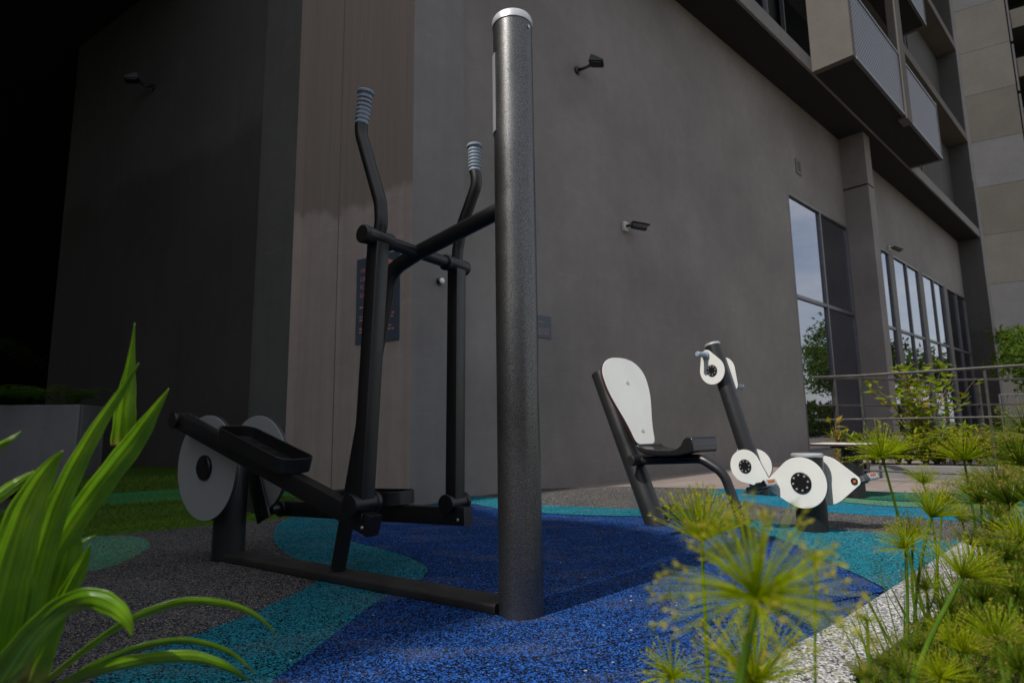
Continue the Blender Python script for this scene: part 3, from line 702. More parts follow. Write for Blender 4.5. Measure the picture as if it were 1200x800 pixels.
# recumbent seat
ST = thing('exercise_seat', 'reclined fitness seat with pale grey backrest on a leaning black post', 'fitness seat', S)
ld = nrm(fr(S, -.387, .897)-S)
mb = MB(); mb.tube([S-ld*.08, fr(S, -.395, .915)], .062, 40); sp_ = mb.build('leaning_post', M['post'], ST)
mdir = nrm(D*-.33+Z*.944); nrmD = nrm(D*.944+Z*.33)
bb = fr(S, -.055, .45, .022)+nrmD*.012
hwp = [(0, .02), (.006, .068), (.03, .09), (.09, .105), (.16, .128), (.24, .16), (.32, .187), (.4, .199), (.46, .194), (.51, .168), (.545, .122), (.562, .068), (.566, .02)]
ol = [(b_, a_) for a_, b_ in hwp]+[(-b_, a_) for a_, b_ in reversed(hwp)]
ol = [(p[0], p[1]) for p in smooth_path([np.array([x, y, 0]) for x, y in ol], 4, True)]
mb = MB(); mb.prism(ol, bb, NV, mdir, nrmD, 0, .02); bk = mb.build('backrest', [M['plate'], M['edge']], ST, .003)
for p in bk.data.polygons:
    if p.normal.dot(Vector(tuple(nrmD))) < .7: p.material_index = 1
mb = MB()
for s in (.09, .4): mb.lathe(bb+mdir*s+nrmD*.02, nrmD, [(.012, 0), (.012, .004), (.006, .006)], 16)
mb.build('bolt', M['cap'], bk)
mb = MB()
for s in (.1, .4): mb.box(bb+mdir*s-nrmD*.02, (NV, mdir, nrmD), (.03, .04, .02))
mb.build('back_bracket', M['post'], bk, .003)
# seat pan: swept section along D with a raised front lip
pf_ = [(-.03, .47), (-.01, .452), (.05, .44), (.15, .435), (.25, .437), (.3, .445), (.335, .465), (.36, .497), (.38, .507), (.425, .507), (.43, .5), (.43, .435), (.42, .425), (.3, .405), (.15, .4), (.02, .41), (-.03, .435)]
pf_ = [(x_*.83, y_) for x_, y_ in pf_]; mb = MB(); mb.prism(pf_, S, D, Z, NV, -.115, .115); mb.build('seat_pan', M['glossblack'], ST, .012, seg=3)
mb = MB(); mb.tube(fillet([fr(S, -.05, .368, .05), fr(S, .35, .392, .03), fr(S, .46, .32, .0), fr(S, .575, -.06, -.03)], [.1, .14], 8), .025, 24); mb.build('front_leg', M['post'], ST)
mb = MB(); mb.lathe(fr(S, -.06, .37, -.04), NV, [(.03, 0), (.03, .17), (.027, .174)], 28); mb.build('cross_bar', M['post'], ST)
def teardrop(P0, c, r, a, ra, off, th, parent, rim=.002):
    c = np.array(c); a = np.array(a); v = a-c; Ld = np.linalg.norm(v); ang = math.atan2(v[1], v[0]); be = math.acos((r-ra)/Ld)
    pts = []
    for k in range(49): t = ang+be+(2*PI-2*be)*k/48; pts.append((c[0]+r*math.cos(t), c[1]+r*math.sin(t)))
    for k in range(17): t = ang-be+2*be*k/16; pts.append((a[0]+ra*math.cos(t), a[1]+ra*math.sin(t)))
    mb = MB(); mb.prism(pts, fr(P0, 0, 0, off), D, Z, NV, -th/2, th/2)
    o = mb.build('crank_plate', [M['plate'], M['darkedge']], parent, rim)
    for p in o.data.polygons:
        if abs(p.normal.dot(Vector(tuple(NV)))) < .7: p.material_index = 1
    sg = 1 if off > 0 else -1
    hc = fr(P0, *c, off+sg*th/2); mb = MB(); hr = r*.41
    mb.lathe(hc, NV*sg, [(hr, 0), (hr, .006), (hr*.94, .009)], 40); hb = mb.build('hub', M['blackplastic'], o); mb = MB()
    for k in range(8): q = hc+NV*sg*.009+D*hr*.74*math.cos(k*PI/4+.2)+Z*hr*.74*math.sin(k*PI/4+.2); mb.lathe(q, NV*sg, [(.006, 0), (.005, .003)], 10)
    mb.build('hub_bolt', M['cap'], hb)
    return o
def pedal(P0, c, off, sg, parent):
    o = fr(P0, *c, off); mb = MB(); mb.lathe(o, NV*sg, [(.014, 0), (.014, .02), (.009, .022), (.009, .13)], 16)
    pd_ = mb.build('pedal', M['chrome'], parent); mb = MB()
    cc = o+NV*sg*.08; t = math.radians(24); x = D*math.cos(t)+Z*math.sin(t); y = -D*math.sin(t)+Z*math.cos(t)
    for a_ in (-1, 1):
        for h in range(6):
            mb.box(cc+x*.05*a_+NV*(-.045+.018*h), (x, y, NV), (.008, .018, .005))
        mb.box(cc+x*.06*a_, (x, y, NV), (.005, .012, .054))
    for s in (-1, 1): mb.box(cc+NV*.052*s, (x, y, NV), (.062, .015, .005))
    mb.build('pedal_cage', M['chrome'], pd_, .0015); mb = MB()
    mb.lathe(cc-NV*.036, NV, [(.022, 0), (.022, .072)], 16); mb.build('pedal_body', M['blackplastic'], pd_)
    for a_ in (-1, 1): mb = MB(); mb.box(cc+x*.067*a_+y*.004, (x, y, NV), (.003, .008, .028)); mb.build('reflector', M['orange'], pd_, .001)
# pedal post (front)
PA = thing('pedal_crank_post', 'short black post with large pale teardrop crank plates and pedals', 'fitness machine', A)
mb = MB(); mb.lathe(A, Z, [(.078, -.05), (.078, .395)], 48); po = mb.build('post', M['post'], PA)
mb = MB(); mb.lathe(A+Z*.395, Z, [(.079, -.004), (.082, 0), (.082, .01), (.074, .016)], 48); mb.build('post_cap', M['cap'], po)
teardrop(A, (.012, .262), .133, (-.165, .238), .028, .105, .014, PA); teardrop(A, (.03, .262), .133, (.188, .267), .03, -.115, .014, PA)
pedal(A, (-.168, .237), .112, 1, PA); pedal(A, (.188, .267), -.122, -1, PA)
mb = MB(); mb.lathe(fr(A, .188, .267, -.108), NV, [(.017, 0), (.017, .006), (.01, .007)], 20); mb.build('pin_cover', M['blackplastic'], PA)
mb = MB(); mb.lathe(fr(A, .19, .264, -.101), NV, [(.009, 0), (.007, .002)], 16); mb.build('pin_reflector', M['orange'], PA)
mb = MB(); mb.lathe(fr(A, .02, .262, -.11), NV, [(.03, 0), (.03, .21)], 20); mb.build('crank_shaft', M['post'], PA)
# leaning arm crank post (rear)
PB = thing('arm_crank_post', 'leaning black post with round pale crank plates and hand cranks', 'fitness machine', B)
bd = nrm(fr(B, -.362, 1.265)-B); tp = fr(B, -.362, 1.265)
mb = MB(); mb.tube([B-bd*.08, tp], .066, 40); po = mb.build('post', M['post'], PB)
mb = MB(); mb.lathe(tp, bd, [(.067, -.004), (.07, 0), (.07, .012), (.062, .02)], 40); mb.build('post_cap', M['cap'], po)
teardrop(B, (-.312, 1.034), .122, (-.36, 1.165), .055, .1, .014, PB); teardrop(B, (-.345, 1.046), .122, (-.255, .91), .05, -.115, .014, PB)
teardrop(B, (-.052, .23), .134, (.1, .12), .05, .115, .014, PB); teardrop(B, (-.085, .223), .134, (-.2, .33), .06, -.12, .014, PB)
for c, off, sg in (((-.362, 1.175), .1, 1), ((-.252, .9), -.115, -1)):
    o = fr(B, *c, off); mb = MB(); mb.lathe(o, NV*sg, [(.03, .007), (.034, .012), (.034, .03), (.026, .036), (.022, .1), (.024, .135), (.018, .142)], 24); mb.build('hand_knob', M['grip'], PB)
mb = MB(); mb.sweep([fr(B, -.225, .86, -.05), fr(B, -.262, .96, -.05)], rrect(.008, .02, .005), ref=NV); mb.build('bearing_box', M['post'], PB, .003)
for c in ((-.33, 1.04), (-.07, .226)):
    mb = MB(); mb.lathe(fr(B, *c, -.115), NV, [(.03, 0), (.03, .22)], 20); mb.build('crank_shaft', M['post'], PB)
# stool behind
SL = thing('fitness_stool', 'black post stool with a thin flat board seat beside the railing', 'stool', Cs)
mb = MB(); mb.lathe(Cs, Z, [(.072, -.05), (.072, .385)], 40); mb.build('post', M['post'], SL)
mb = MB(); mb.prism(smooth_path and rrect(.2, .17, .06, 6), fr(Cs, -.06, .392), D, NV, Z, 0, .018); sb = mb.build('seat_board', [M['plate'], M['edge']], SL, .003)
for p in sb.data.polygons:
    if p.normal.z < .7: p.material_index = 1
mb = MB(); mb.box(fr(Cs, -.02, .381), (D, NV, Z), (.1, .09, .006)); mb.build('seat_bracket', M['post'], SL, .003)

# ------------------------------------------------------------------ railings on the ramp behind
def railing(name, label, pts, top, mids, posts, r=.021, flat=True, bottom=None):
    T = thing(name, label, 'railing', (*pts[0][:2], 0), 'steel ramp railings')
    def line(z): return [np.array([p[0], p[1], z]) for p in pts]
    mb = MB(); mb.sweep(line(top), rrect(.012, .026, .006), ref=Z); mb.build('handrail', M['rail'], T)
    for z in mids: mb = MB(); mb.sweep(line(z), rrect(.009, .02, .005), ref=Z); mb.build('mid_rail', M['rail'], T)
    for p in posts:
        mb = MB(); mb.sweep([np.array([p[0], p[1], -.05]), np.array([p[0], p[1], top-.01])], rrect(.011, .024, .004), ref=nrm(np.array(pts[-1])-np.array(pts[0]))); mb.build('post', M['rail'], T)
a0, a1, a2 = at(953, 470, 6.3), at(1010, 470, 6.15), at(1330, 470, 4.75)
railing('ramp_railing', 'steel ramp railing nearest the pedal machine, in front of the shrub', [a0, a1, a2], 1.05, [.6, .08], [at(1010, 470, 6.15), at(1158, 470, 5.42), at(1300, 470, 4.8)])
b0, b1, b2_ = at(960, 470, 6.6), at(1085, 470, 7.3), at(1340, 470, 7.3)
railing('ramp_railing', 'farther steel ramp railing behind the yellow green shrub', [b0, b1, b2_], 1.07, [.76, .42], [at(978, 470, 6.7), at(1148, 470, 7.3), at(1230, 470, 7.3)])
c0, c1 = at(1172, 470, 9.0), at(1500, 470, 9.0)
PF = thing('picket_railing', 'low dark picket railing by the far trees', 'railing', (*c0[:2], 0))
mb = MB()
for z in (.95, .15): mb.sweep([c0*[1, 1, 0]+Z*z, c1*[1, 1, 0]+Z*z], rrect(.012, .018, .004), ref=Z)
mb.build('rail', M['frame'], PF); mb = MB()
for k in range(34):
    q = (c0+(c1-c0)*k/33)*[1, 1, 0]; mb.sweep([q+Z*.15, q+Z*.95], rrect(.009, .009, .002, 1), ref=[1, 0, 0])
mb.build('picket_row', M['frame'], PF)
# low planter ledge behind the railing
q0, q1 = at(1012, 470, 6.45), at(1420, 470, 5.3)
KB = thing('planter_kerb', 'low grey kerb of the planted bed behind the railing', 'kerb', (*q0[:2], 0))
mb = MB(); dq = nrm((q1-q0)*[1, 1, 0]); mq = np.array([-dq[1], dq[0], 0]); mb.span(q0*[1, 1, 0], dq, mq, Z, ((0, 5), (0, .12), (-.05, .11))); mb.build('kerb', M['concrete'], KB, .006)
mb = MB(); mb.span(q0*[1, 1, 0], dq, mq, Z, ((-.0, 5), (.125, 1.0), (.02, .08))); struct(mb.build('bed_soil', M['soil'], smooth=0))
LG = thing('stone_ledge', 'low grey stone ledge behind the second railing', 'ledge', (*at(1115, 515, 7.8)[:2], 0))
mb = MB(); g0 = at(1112, 515, 7.8)*[1, 1, 0]; mb.span(g0, [1, 0, 0], [0, 1, 0], Z, ((0, 2.4), (0, .5), (-.05, .36))); mb.build('slab', M['wall_trim'], LG, .01)

# ------------------------------------------------------------------ plants
def leafquad(mb, p, d, up, L, Wd, uvb=True, fold=.15):
    d = nrm(d); s = nrm(np.cross(d, up)); u = np.cross(s, d)
    pts = [p, p+d*L*.35+s*Wd*.5+u*fold*Wd, p+d*L, p+d*L*.35-s*Wd*.5+u*fold*Wd, p+d*L*.4-u*fold*Wd*.3]
    b = mb.add(pts, [(0, 1, 4), (1, 2, 4), (2, 3, 4), (3, 0, 4)])
    for i, uv in enumerate([(.5, 0), (1, .4), (.5, 1), (0, .4), (.5, .4)]): mb.uv[b+i] = uv
rp = random.Random(11)
def rvec(r): 
    v = np.array([r.gauss(0, 1), r.gauss(0, 1), r.gauss(0, 1)]); return nrm(v)
# papyrus umbels (unit radius 1, origin at umbel centre)
def umbel(nr, droop, spread, seed, thick=.011, spk=3, tipscale=1.):
    r = random.Random(seed); a = MB(); b = MB(); g = MB()
    for i in range(nr):
        ph = r.uniform(0, 2*PI); th = math.acos(1-(1-math.cos(spread))*((i+.5)/nr)) ; th *= r.uniform(.9, 1.1)
        d = np.array([math.sin(th)*math.cos(ph), math.sin(th)*math.sin(ph), math.cos(th)]); L = r.uniform(.78, 1.08)
        path = []
        for k in range(6):
            t = k/5; path.append(d*L*t - Z*droop*L*t*t*math.sin(th)*r.uniform(.9, 1.1) + Z*.0)
        n0 = len(a.v); a.tube(path, thick, 4, False, [1., .95, .85, .75, .65, .5])
        for q in range(len(a.v)-n0): a.uv[n0+q] = (.5, (q//4)/5)
        e = path[-1]; dd = nrm(path[-1]-path[-2])
        for k in range(spk):
            v = nrm(dd+rvec(r)*.75); leafquad(b, e, v, rvec(r), r.uniform(.05, .1)*tipscale, .024*tipscale)
        for k in range(2):
            v = nrm(dd+rvec(r)*.6); leafquad(g, e-dd*.02, v, rvec(r), r.uniform(.1, .2), .012)
    return a, b, g
UM = []
for i, (nr, dr, spd, th, tk) in enumerate([(150, .16, 1.45, .0085, .85), (150, .1, 1.2, .0085, .85), (120, .3, 1.65, .009, .8), (170, .06, 1.05, .009, .95), (190, .2, 1.65, .0088, 1.1)]):
    a, b, g = umbel(nr, dr, spd, 20+i, th, 3, tk)
    UM.append((a, b, g))
UMESH = []
for a, b, g in UM:
    c = MB(); c.uv = {}
    for mi, q in enumerate((a, b, g)):
        n0 = len(c.v); c.add(q.v, q.f, mi); c.uv.update({n0+k: v for k, v in q.uv.items()})
    o = c.build('umbel', [M['ray'], M['spike'], M['bract']], smooth=0, fix=False); UMESH.append(o.data); bpy.data.objects.remove(o)
M['ray_dark'] = leafmat('papyrus_ray_deep_green', (.06, .11, .005), (.12, .18, .008), (.24, .2, .04), .4, .5, False)  # darker green variant for most stems of the crowded bed
M['spike_dry'] = leafmat('dry_papyrus_spikelet', (.26, .2, .06), (.36, .25, .08), None, .3, .6, False)
UMESH_D = []
for me in UMESH:
    m2 = me.copy(); m2.materials[0] = M['ray_dark']; m2.materials[1] = M['spike_dry']; UMESH_D.append(m2)
def papyrus(px, py, rpx, dep, foot=None, kind=0, label=None, tilt=None, zfoot=.0, sr=.0035):
    c = at(px, py, dep); R = rpx*dep/F
    if foot: f3 = at(foot[0], foot[1], dep*(foot[2] if len(foot) > 2 else 1.))
    else: f3 = c+np.array([rp.uniform(-.05, .05), rp.uniform(-.03, .05), -.3])
    dn = nrm(f3-c)
    if dn[2] > -.2: dn = nrm(dn-Z)
    t = (zfoot-c[2])/dn[2]; base = c+dn*t
    T = thing('papyrus_plant', label or 'yellow green papyrus stem with a feathery umbel in the crowded bed', 'papyrus', base, 'papyrus stems in the planting bed')
    side = nrm(np.cross(dn, [0, 1, .1])); bow = side*rp.uniform(-.02, .02)
    mb = MB(); mb.tube([base+(c-base)*k/8+bow*math.sin(PI*k/8) for k in range(9)], sr, 8, True, [1.15-.35*k/8 for k in range(9)]); mb.build('stem', M['stem'], T, fix=False)
    up = tilt if tilt is not None else nrm(-dn+rvec(rp)*.22)
    q = Vector((0, 0, 1)).rotation_difference(Vector(tuple(up)))
    um = bpy.data.objects.new('umbel', (UMESH_D if label is None and rp.random() < .75 else UMESH)[kind]); COL.objects.link(um); um.parent = T; um.location = tuple(c-base); um.rotation_mode = 'QUATERNION'; um.rotation_quaternion = q; um.scale = (R,)*3
    return T
papyrus(887, 702, 116, .45, (868, 800), 4, 'blurred nearest papyrus umbel in front of the blue surface', nrm([.05, -.25, 1]), sr=.0042)
papyrus(822, 634, 62, 1.02, (828, 800), 3, 'upright papyrus stem in front of the reclined seat', nrm([0, -.1, 1]))
papyrus(884, 800, 84, .72, (884, 860), 1, 'low papyrus tuft right under the nearest blurred umbel', nrm([0, -.2, 1]))
papyrus(788, 794, 48, .85, (790, 860), 2, 'small papyrus tuft at the bottom edge on blue rubber', nrm([-.1, 0, 1]))
papyrus(1034, 536, 42, 1.45, (1062, 640), 0, 'tall papyrus umbel overlapping the stool and railing', nrm([-.1, 0, 1]))
papyrus(1130, 540, 34, 1.6, (1145, 640), 1, 'tall papyrus umbel in front of the lower railing bar')
papyrus(1016, 727, 20, .95, (1032, 800), 2, 'small budding papyrus umbel over the white pebbles', nrm([-.1, 0, 1]), sr=.003)
papyrus(957, 660, 16, .8, (962, 800), 3, 'thin young papyrus stem rising from the white pebbles', sr=.002)
papyrus(1061, 642, 34, 1.25, (1058, 780), 0, 'papyrus umbel over the teal rubber at the bed edge', nrm([-.25, 0, 1]))
papyrus(1091, 606, 36, 1.3, (1076, 790), 3, 'papyrus with golden flat topped umbel on long straight stem')
papyrus(1070, 630, 30, 1.5, (1082, 760), 1, 'dark stemmed papyrus leaning behind the golden umbel')
papyrus(1128, 676, 48, 1.05, (1082, 800), 1, 'papyrus on thick slanting stem at the middle of bed', nrm([.35, -.1, 1]), sr=.0045)
papyrus(1086, 690, 28, 1.3, (1098, 740), 0, 'low round papyrus umbel behind the thick slanting stem')
papyrus(1082, 566, 22, 2.0, (1092, 640), 1, 'small distant papyrus umbel against the paving strip')
more = [(1150, 590, 40, 1.5, 0), (1184, 592, 44, 1.4, 3), (1166, 572, 36, 1.7, 1), (1196, 545, 42, 1.6, 0), (1200, 508, 40, 1.9, 0), (1163, 622, 34, 1.4, 1), (1196, 636, 42, 1.2, 0), (1178, 655, 36, 1.15, 1), (1152, 705, 36, 1.15, 1), (1192, 700, 46, 1.05, 0),
        (1118, 748, 34, 1.1, 2), (1168, 752, 44, .95, 1), (1196, 785, 50, .85, 0), (1058, 792, 30, .95, 2), (1215, 600, 50, 1.2, 3), (1140, 640, 28, 1.6, 1), (1108, 718, 26, 1.3, 1), (1210, 560, 36, 1.8, 0), (1105, 590, 24, 1.9, 1), (1137, 578, 30, 1.9, 0), (1185, 530, 30, 2.2, 1), (1140, 800, 36, .95, 2),
        (1172, 606, 30, 1.75, 3), (1158, 640, 26, 1.5, 0), (1192, 668, 30, 1.3, 2), (1128, 612, 22, 1.9, 3), (1075, 765, 30, 1.1, 1), (1102, 795, 36, .95, 0), (1040, 782, 26, 1.0, 1), (1085, 735, 22, 1.25, 2), (1130, 765, 34, 1.05, 1), (1010, 796, 22, .95, 3)]
for px, py, r_, d_, k_ in more:
    papyrus(px, py, r_, d_, None, k_)
# low tangled undergrowth in the bed
BE = [gp(1000, 800), gp(1095, 730), gp(1180, 640)]
mb = MB(); r = random.Random(9)
for i in range(5200):
    p = np.array([r.uniform(.6, 2.6), r.uniform(1.22, 2.9), 0])
    e0, e1_ = (BE[0], BE[1]) if p[1] < BE[1][1] else (BE[1], BE[2])
    if p[0] < e0[0]+(e1_[0]-e0[0])*(p[1]-e0[1])/(e1_[1]-e0[1])+.05+abs(r.gauss(0, .04)): continue
    h = r.uniform(.08, .3)*(1.2 if r.random() < .3 else .8); an = r.uniform(0, 2*PI); d = np.array([math.cos(an)*.45, math.sin(an)*.45, 1])
    leafquad(mb, p+Z*.015, d, rvec(r), h, r.uniform(.003, .007))
    if r.random() < .5: leafquad(mb, p+Z*r.uniform(.03, .12), rvec(r)*[1, 1, .3], Z, r.uniform(.05, .1), .006)
M['under'] = leafmat('undergrowth_leaf', (.04, .085, .005), (.1, .14, .01), (.2, .16, .04), .3, .6, False)
o = mb.build('bed_undergrowth', M['under'], smooth=0, fix=False); tag(o, 'tangled low green undergrowth beneath the papyrus stems', 'undergrowth', None, 'stuff')

# strap leaved lily at bottom left
lily_base = at(-30, 900, .85)
LP = thing('strap_leaf_plant', 'large strap leaved lily plant with glossy arching leaves at left', 'plant', (lily_base[0], lily_base[1], 0))
def strap(pts, wpx, fold=.35, roll=0.):
    n = len(pts); ctr = smooth_path([np.array([x, y, d]) for x, y, d in pts], 8); wd = smooth_path([np.array([q, 0, 0]) for q in wpx], 8)
    P3 = [at(q[0], q[1], q[2]) for q in ctr]; mb = MB(); k = 15; vs = []
    cw = []
    for i, p in enumerate(P3):
        T = nrm(P3[min(i+1, len(P3)-1)]-P3[max(i-1, 0)]); view = nrm(p-CAM)
        s = nrm(np.cross(T, view)); nrmv = np.cross(s, T)
        ca, sa = math.cos(roll), math.sin(roll); s, nrmv = s*ca+nrmv*sa, nrmv*ca-s*sa
        hw = max(wd[i][0], .4)*ctr[i][2]/F/2
        for j in range(k):
            u = j/(k-1)*2-1
            vs.append(p+s*hw*u*(1+.03*math.sin(i*.9+pts[0][0]))+nrmv*hw*(fold*(abs(u)**1.3-.5)+.05*math.cos(u*PI*3.)+.03*math.sin(i*.5+u*2))); cw.append((j/(k-1), i/(len(P3)-1)))
    fs = [(i*k+j, i*k+j+1, (i+1)*k+j+1, (i+1)*k+j) for i in range(len(P3)-1) for j in range(k-1)]
    mb.add(vs, fs)
    for i, uv in enumerate(cw): mb.uv[i] = uv
    o = mb.build('leaf', M['strap'], LP, smooth=80, fix=False)
    md = o.modifiers.new('thickness', 'SOLIDIFY'); md.thickness = .0008; return o
strap([(158, 378, .98), (154, 420, .98), (149, 460, .975), (146, 495, .97), (144, 522, .965)], [1, 8, 18, 23, 25], .2)
strap([(163, 425, .9), (140, 462, .9), (112, 505, .89), (85, 555, .88), (62, 610, .87), (40, 690, .86), (15, 800, .85)], [1, 9, 15, 21, 25, 28, 30], .35)
strap([(198, 455, .96), (182, 480, .96), (158, 517, .955), (125, 560, .94), (85, 615, .92), (50, 680, .9), (15, 770, .88), (-10, 840, .86)], [1, 11, 23, 26, 27, 29, 32, 34], .4)
strap([(74, 528, .8), (58, 548, .8), (35, 590, .79), (15, 650, .78), (-5, 730, .77), (-20, 820, .77)], [2, 17, 34, 44, 50, 50], .3)
strap([(88, 606, .93), (80, 640, .92), (68, 680, .91), (50, 740, .9), (30, 810, .88)], [2, 28, 36, 38, 36], .3)
strap([(106, 637, .9), (96, 662, .9), (80, 695, .9), (58, 740, .9), (30, 800, .88)], [1, 13, 19, 20, 20], .3)
strap([(155, 745, .72), (147, 724, .72), (130, 709, .725), (103, 701, .73), (72, 712, .74), (40, 742, .75), (5, 790, .77), (-30, 850, .8)], [1, 15, 24, 26, 28, 32, 38, 44], .3, .5)
strap([(324, 743, .84), (302, 722, .83), (268, 708, .82), (220, 704, .81), (178, 715, .8), (140, 733, .79), (95, 765, .79), (40, 810, .8)], [1, 6, 9, 11, 11, 9, 9, 10], .3, .7)
strap([(300, 790, .86), (270, 764, .85), (228, 751, .84), (190, 752, .83), (145, 764, .82), (95, 788, .82), (40, 830, .82)], [1, 6, 8, 9, 9, 10, 10], .3, .7)
strap([(294, 799, .78), (268, 782, .77), (232, 770, .77), (190, 770, .77), (145, 777, .77), (100, 790, .78), (50, 815, .8)], [1, 10, 15, 17, 17, 16, 14], .3, .7)
strap([(25, 505, .95), (12, 515, .94), (-10, 528, .93), (-40, 550, .9)], [1, 6, 10, 14], .3)
strap([(42, 553, 1.0), (20, 566, .99), (0, 580, .97), (-30, 600, .95)], [6, 12, 15, 16], .3)
strap([(30, 660, .82), (34, 690, .82), (26, 730, .82), (10, 790, .82)], [2, 14, 22, 26], .4)
strap([(8, 700, .8), (14, 740, .8), (10, 800, .8)], [2, 14, 20], .4)
strap([(112, 627, .98), (98, 634, .97), (80, 650, .96), (60, 690, .94)], [1, 4, 7, 9], .3)
struct(sheet('lily_bed_soil', [(-3, -1.5), (-.45, -1.5), (-.62, .35), (-.95, .72), (-2.2, .9)], .014, M['soil']))

# planter with ferns by the charcoal wall
PLQ = gp(86, 556, .2); PX = E2; PY = -N2
T = thing('concrete_planter', 'grey concrete planter box against the charcoal wall', 'planter', (PLQ[0], PLQ[1], .2))
w_ = 2.6; ph_ = (pl(86, 474, PLQ, np.array([0, -1., 0]))[2])
fx = nrm(np.array([-1, -.2, 0])); fy = np.array([-fx[1], fx[0], 0]); fy = fy if fy[1] > 0 else -fy
mb = MB()
mb.span([PLQ[0], PLQ[1], 0], fx, fy, Z, ((0, w_), (0, .06), (.1, ph_))); mb.span([PLQ[0], PLQ[1], 0], fx, fy, Z, ((0, w_), (.46, .52), (.1, ph_)))
mb.span([PLQ[0], PLQ[1], 0], fx, fy, Z, ((0, .06), (.06, .46), (.1, ph_))); mb.span([PLQ[0], PLQ[1], 0], fx, fy, Z, ((w_-.06, w_), (.06, .46), (.1, ph_)))
mb.build('box', M['concrete'], T, .008); mb = MB(); mb.span([PLQ[0], PLQ[1], 0], fx, fy, Z, ((.06, w_-.06), (.06, .46), (ph_-.2, ph_-.06))); mb.build('soil', M['soil'], T, smooth=0)
for k in range(9):
    r = random.Random(50+k); q = np.array([PLQ[0], PLQ[1], ph_-.07])+fx*(.25+k*.26)+fy*r.uniform(.15, .4); mb = MB()
    for i in range(16):
        an = r.uniform(0, 2*PI); L_ = r.uniform(.3, .5); d = np.array([math.cos(an), math.sin(an), 0])
        path = [q+d*L_*t*.8+Z*(L_*(1.5*t-1.1*t*t)) for t in (0, .2, .4, .6, .8, 1)]
        for a_, b_ in zip(path[:-1], path[1:]):
            for m_ in range(3):
                pp = a_+(b_-a_)*m_/3; s = nrm(np.cross(d, Z))
                for sg in (-1, 1): leafquad(mb, pp, s*sg+d*.4, Z, .09, .028)
    o = mb.build('fern', M['fern'], smooth=0, fix=False, origin=q); tag(o, 'dark fern growing in the grey concrete planter', 'fern', 'ferns in the planter')
# dark palm at far left
r = random.Random(77); q = at(-40, 400, 9.5); mb = MB()
for i in range(14):
    an = r.uniform(0, 2*PI); d = np.array([math.cos(an), math.sin(an), 0]); L_ = r.uniform(.7, 1.1)
    for t in range(14):
        a_ = t/13; pp = q+d*L_*a_+Z*L_*(.5*a_-.8*a_*a_); s = nrm(np.cross(d, Z))
        for sg in (-1, 1): leafquad(mb, pp, s*sg+d*.8-Z*.3, Z, .28*(1-.5*a_), .025)
PT = thing('palm_plant', 'dark palm fronds in the black recess at left', 'palm', (q[0], q[1], 0))
mb.build('fronds', M['fern'], PT, smooth=0, fix=False); mb = MB(); mb.tube([(q[0], q[1], 0), tuple(q)], .05, 12); mb.build('trunk', M['bark'], PT)

# yellow green shrub behind the railing
def shrub(name, label, base, h, spread, nst, nleaf, seed, mt='shrub', lw=(.07, .04), group=None, red=.12):
    r = random.Random(seed); T = thing(name, label, 'shrub', base, group); a = MB(); b = MB(); c = MB()
    for i in range(nst):
        an = r.uniform(0, 2*PI); k = r.uniform(.2, 1); hh = h*r.uniform(.65, 1.); d = np.array([math.cos(an), math.sin(an), 0])*spread*k
        path = [np.asarray(base)+d*t**1.4+Z*hh*t+rvec(r)*.015 for t in (0, .2, .4, .6, .8, 1)]
        a.tube(path, .006, 6, True, [1, .9, .8, .65, .5, .35])
        for j in range(nleaf):
            t = r.uniform(.2, 1)*5; i0 = min(int(t), 4); pp = path[i0]+(path[i0+1]-path[i0])*(t-i0)
            v = rvec(r); v[2] = abs(v[2])*.5; (leafquad(c, pp+v*.02, v, Z+rvec(r)*.4, r.uniform(.7, 1.1)*lw[0], lw[1]) if r.random() < red else leafquad(b, pp+v*.03, v, Z+rvec(r)*.5, r.uniform(.7, 1.2)*lw[0], lw[1]*r.uniform(.8, 1.2)))
    a.build('stems', M['twig'], T, fix=False); b.build('leaves', M[mt], T, smooth=0, fix=False)
    if c.f: c.build('reddish_leaves', M['shrub_red'], T, smooth=0, fix=False)
    return T
b_ = at(1085, 545, 6.75); b_[2] = .08
shrub('leafy_shrub', 'tall yellow green leafy shrub growing through the railing', b_, 1.15, .62, 26, 17, 5, lw=(.12, .065))
r = random.Random(31)
for k in range(16):
    q = at(1010+k*14+r.uniform(-5, 5), 545, 6.55-k*.035+r.uniform(0, .25)); q[2] = .08
    shrub('ground_shrub', 'low yellow green bush in the bed behind the railing', q, r.uniform(.28, .5), .3, 12, 16, 100+k, lw=(.1, .03), group='low bushes behind the railing', red=.1)
q = at(985, 545, 5.6); q[2] = 0
shrub('flower_stalk', 'small clump with orange brown leaves beside the stool', q, .62, .13, 6, 7, 9, lw=(.13, .045), red=.55)

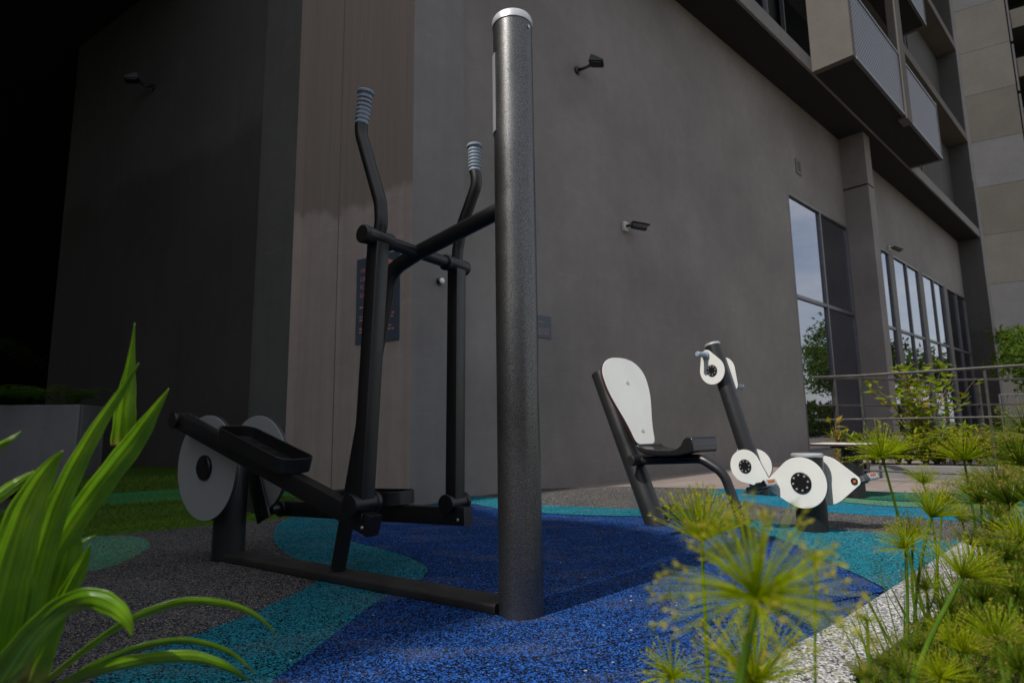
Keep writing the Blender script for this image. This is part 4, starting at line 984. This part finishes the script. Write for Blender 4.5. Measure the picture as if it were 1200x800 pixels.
# trees at right, partly in frame and mirrored in the windows
def tree(x, y, h, cr, seed, label, nleaf=2600, ls=.16):
    r = random.Random(seed); T = thing('tree', label, 'tree', (x, y, 0), 'trees beyond the railing'); a = MB(); b = MB()
    th = h*.45; a.tube([(x, y, -.1), (x+.05, y, th*.5), (x-.03, y+.05, th), (x, y, h*.75)], .13, 12, True, [1.2, .9, .7, .25])
    tips = []
    for i in range(16):
        an = i*2.4; z0 = th*r.uniform(.75, 1.5); d = np.array([math.cos(an), math.sin(an), r.uniform(.2, .9)]); L_ = cr*r.uniform(.55, 1.05)
        p0 = np.array([x, y, z0]); p2 = p0+nrm(d)*L_; a.tube([p0, p0+(p2-p0)*.5+Z*.08, p2], .04, 6, True, [1, .6, .25]); tips += [p2, p0+(p2-p0)*.65, p2+rvec(r)*cr*.3]
    for t in tips:
        rad = cr*r.uniform(.22, .4)
        for k in range(nleaf//len(tips)):
            pp = t+rvec(r)*rad*(r.random()**.5)*[1, 1, .75]; leafquad(b, pp, rvec(r), rvec(r), ls*r.uniform(.7, 1.2), ls*.42)
    a.build('trunk', M['bark'], T, fix=False); b.build('crown', M['treeleaf'], T, smooth=0, fix=False)
e_ = at(1208, 430, 15)
tree(e_[0]+.6, e_[1], 3.6, 1.3, 1, 'bushy green tree at the right edge beyond the railing', 4200, .16)
tree(19.5, 17.2, 6.2, 1.3, 2, 'tree standing out beyond the ramp, mirrored in the nearest tall window', 1100, .22)
tree(24, 20, 5.0, 2.2, 3, 'farther tree beyond the ramp, mirrored in the window row', 3000, .25)
tree(21, 22.5, 4.6, 2.0, 4, 'tree close to the tower, mirrored in the window row', 3000, .25)
for k, (x, y, h_) in enumerate(((11.2, 11.5, 1.5), (12.2, 11.0, 1.7), (13.4, 11.6, 1.6), (10.6, 10.6, 1.1), (11.4, 9.6, 1.2))):
    shrub('hedge_bush', 'dense green bush beyond the picket railing', (x, y, 0), h_, .7, 26, 40, 200+k, 'treeleaf', (.2, .07), 'bushes beyond the picket railing', 0)
mb = MB(); r = random.Random(8)
for i in range(5000):
    t = r.random(); q = np.array([14, 10, 0])*(1-t)+np.array([30, 26, 0])*t+np.array([r.gauss(0, .5), r.gauss(0, .5), r.uniform(0, 1.3)]); leafquad(mb, q, rvec(r), rvec(r), .3, .15)
M['hedge'] = leafmat('hedge_leaf', (.015, .03, .006), (.03, .05, .01), None, .2, .6, False)
o = mb.build('hedge', M['hedge'], smooth=0, fix=False); tag(o, 'long clipped hedge out beyond the ramp', 'hedge')
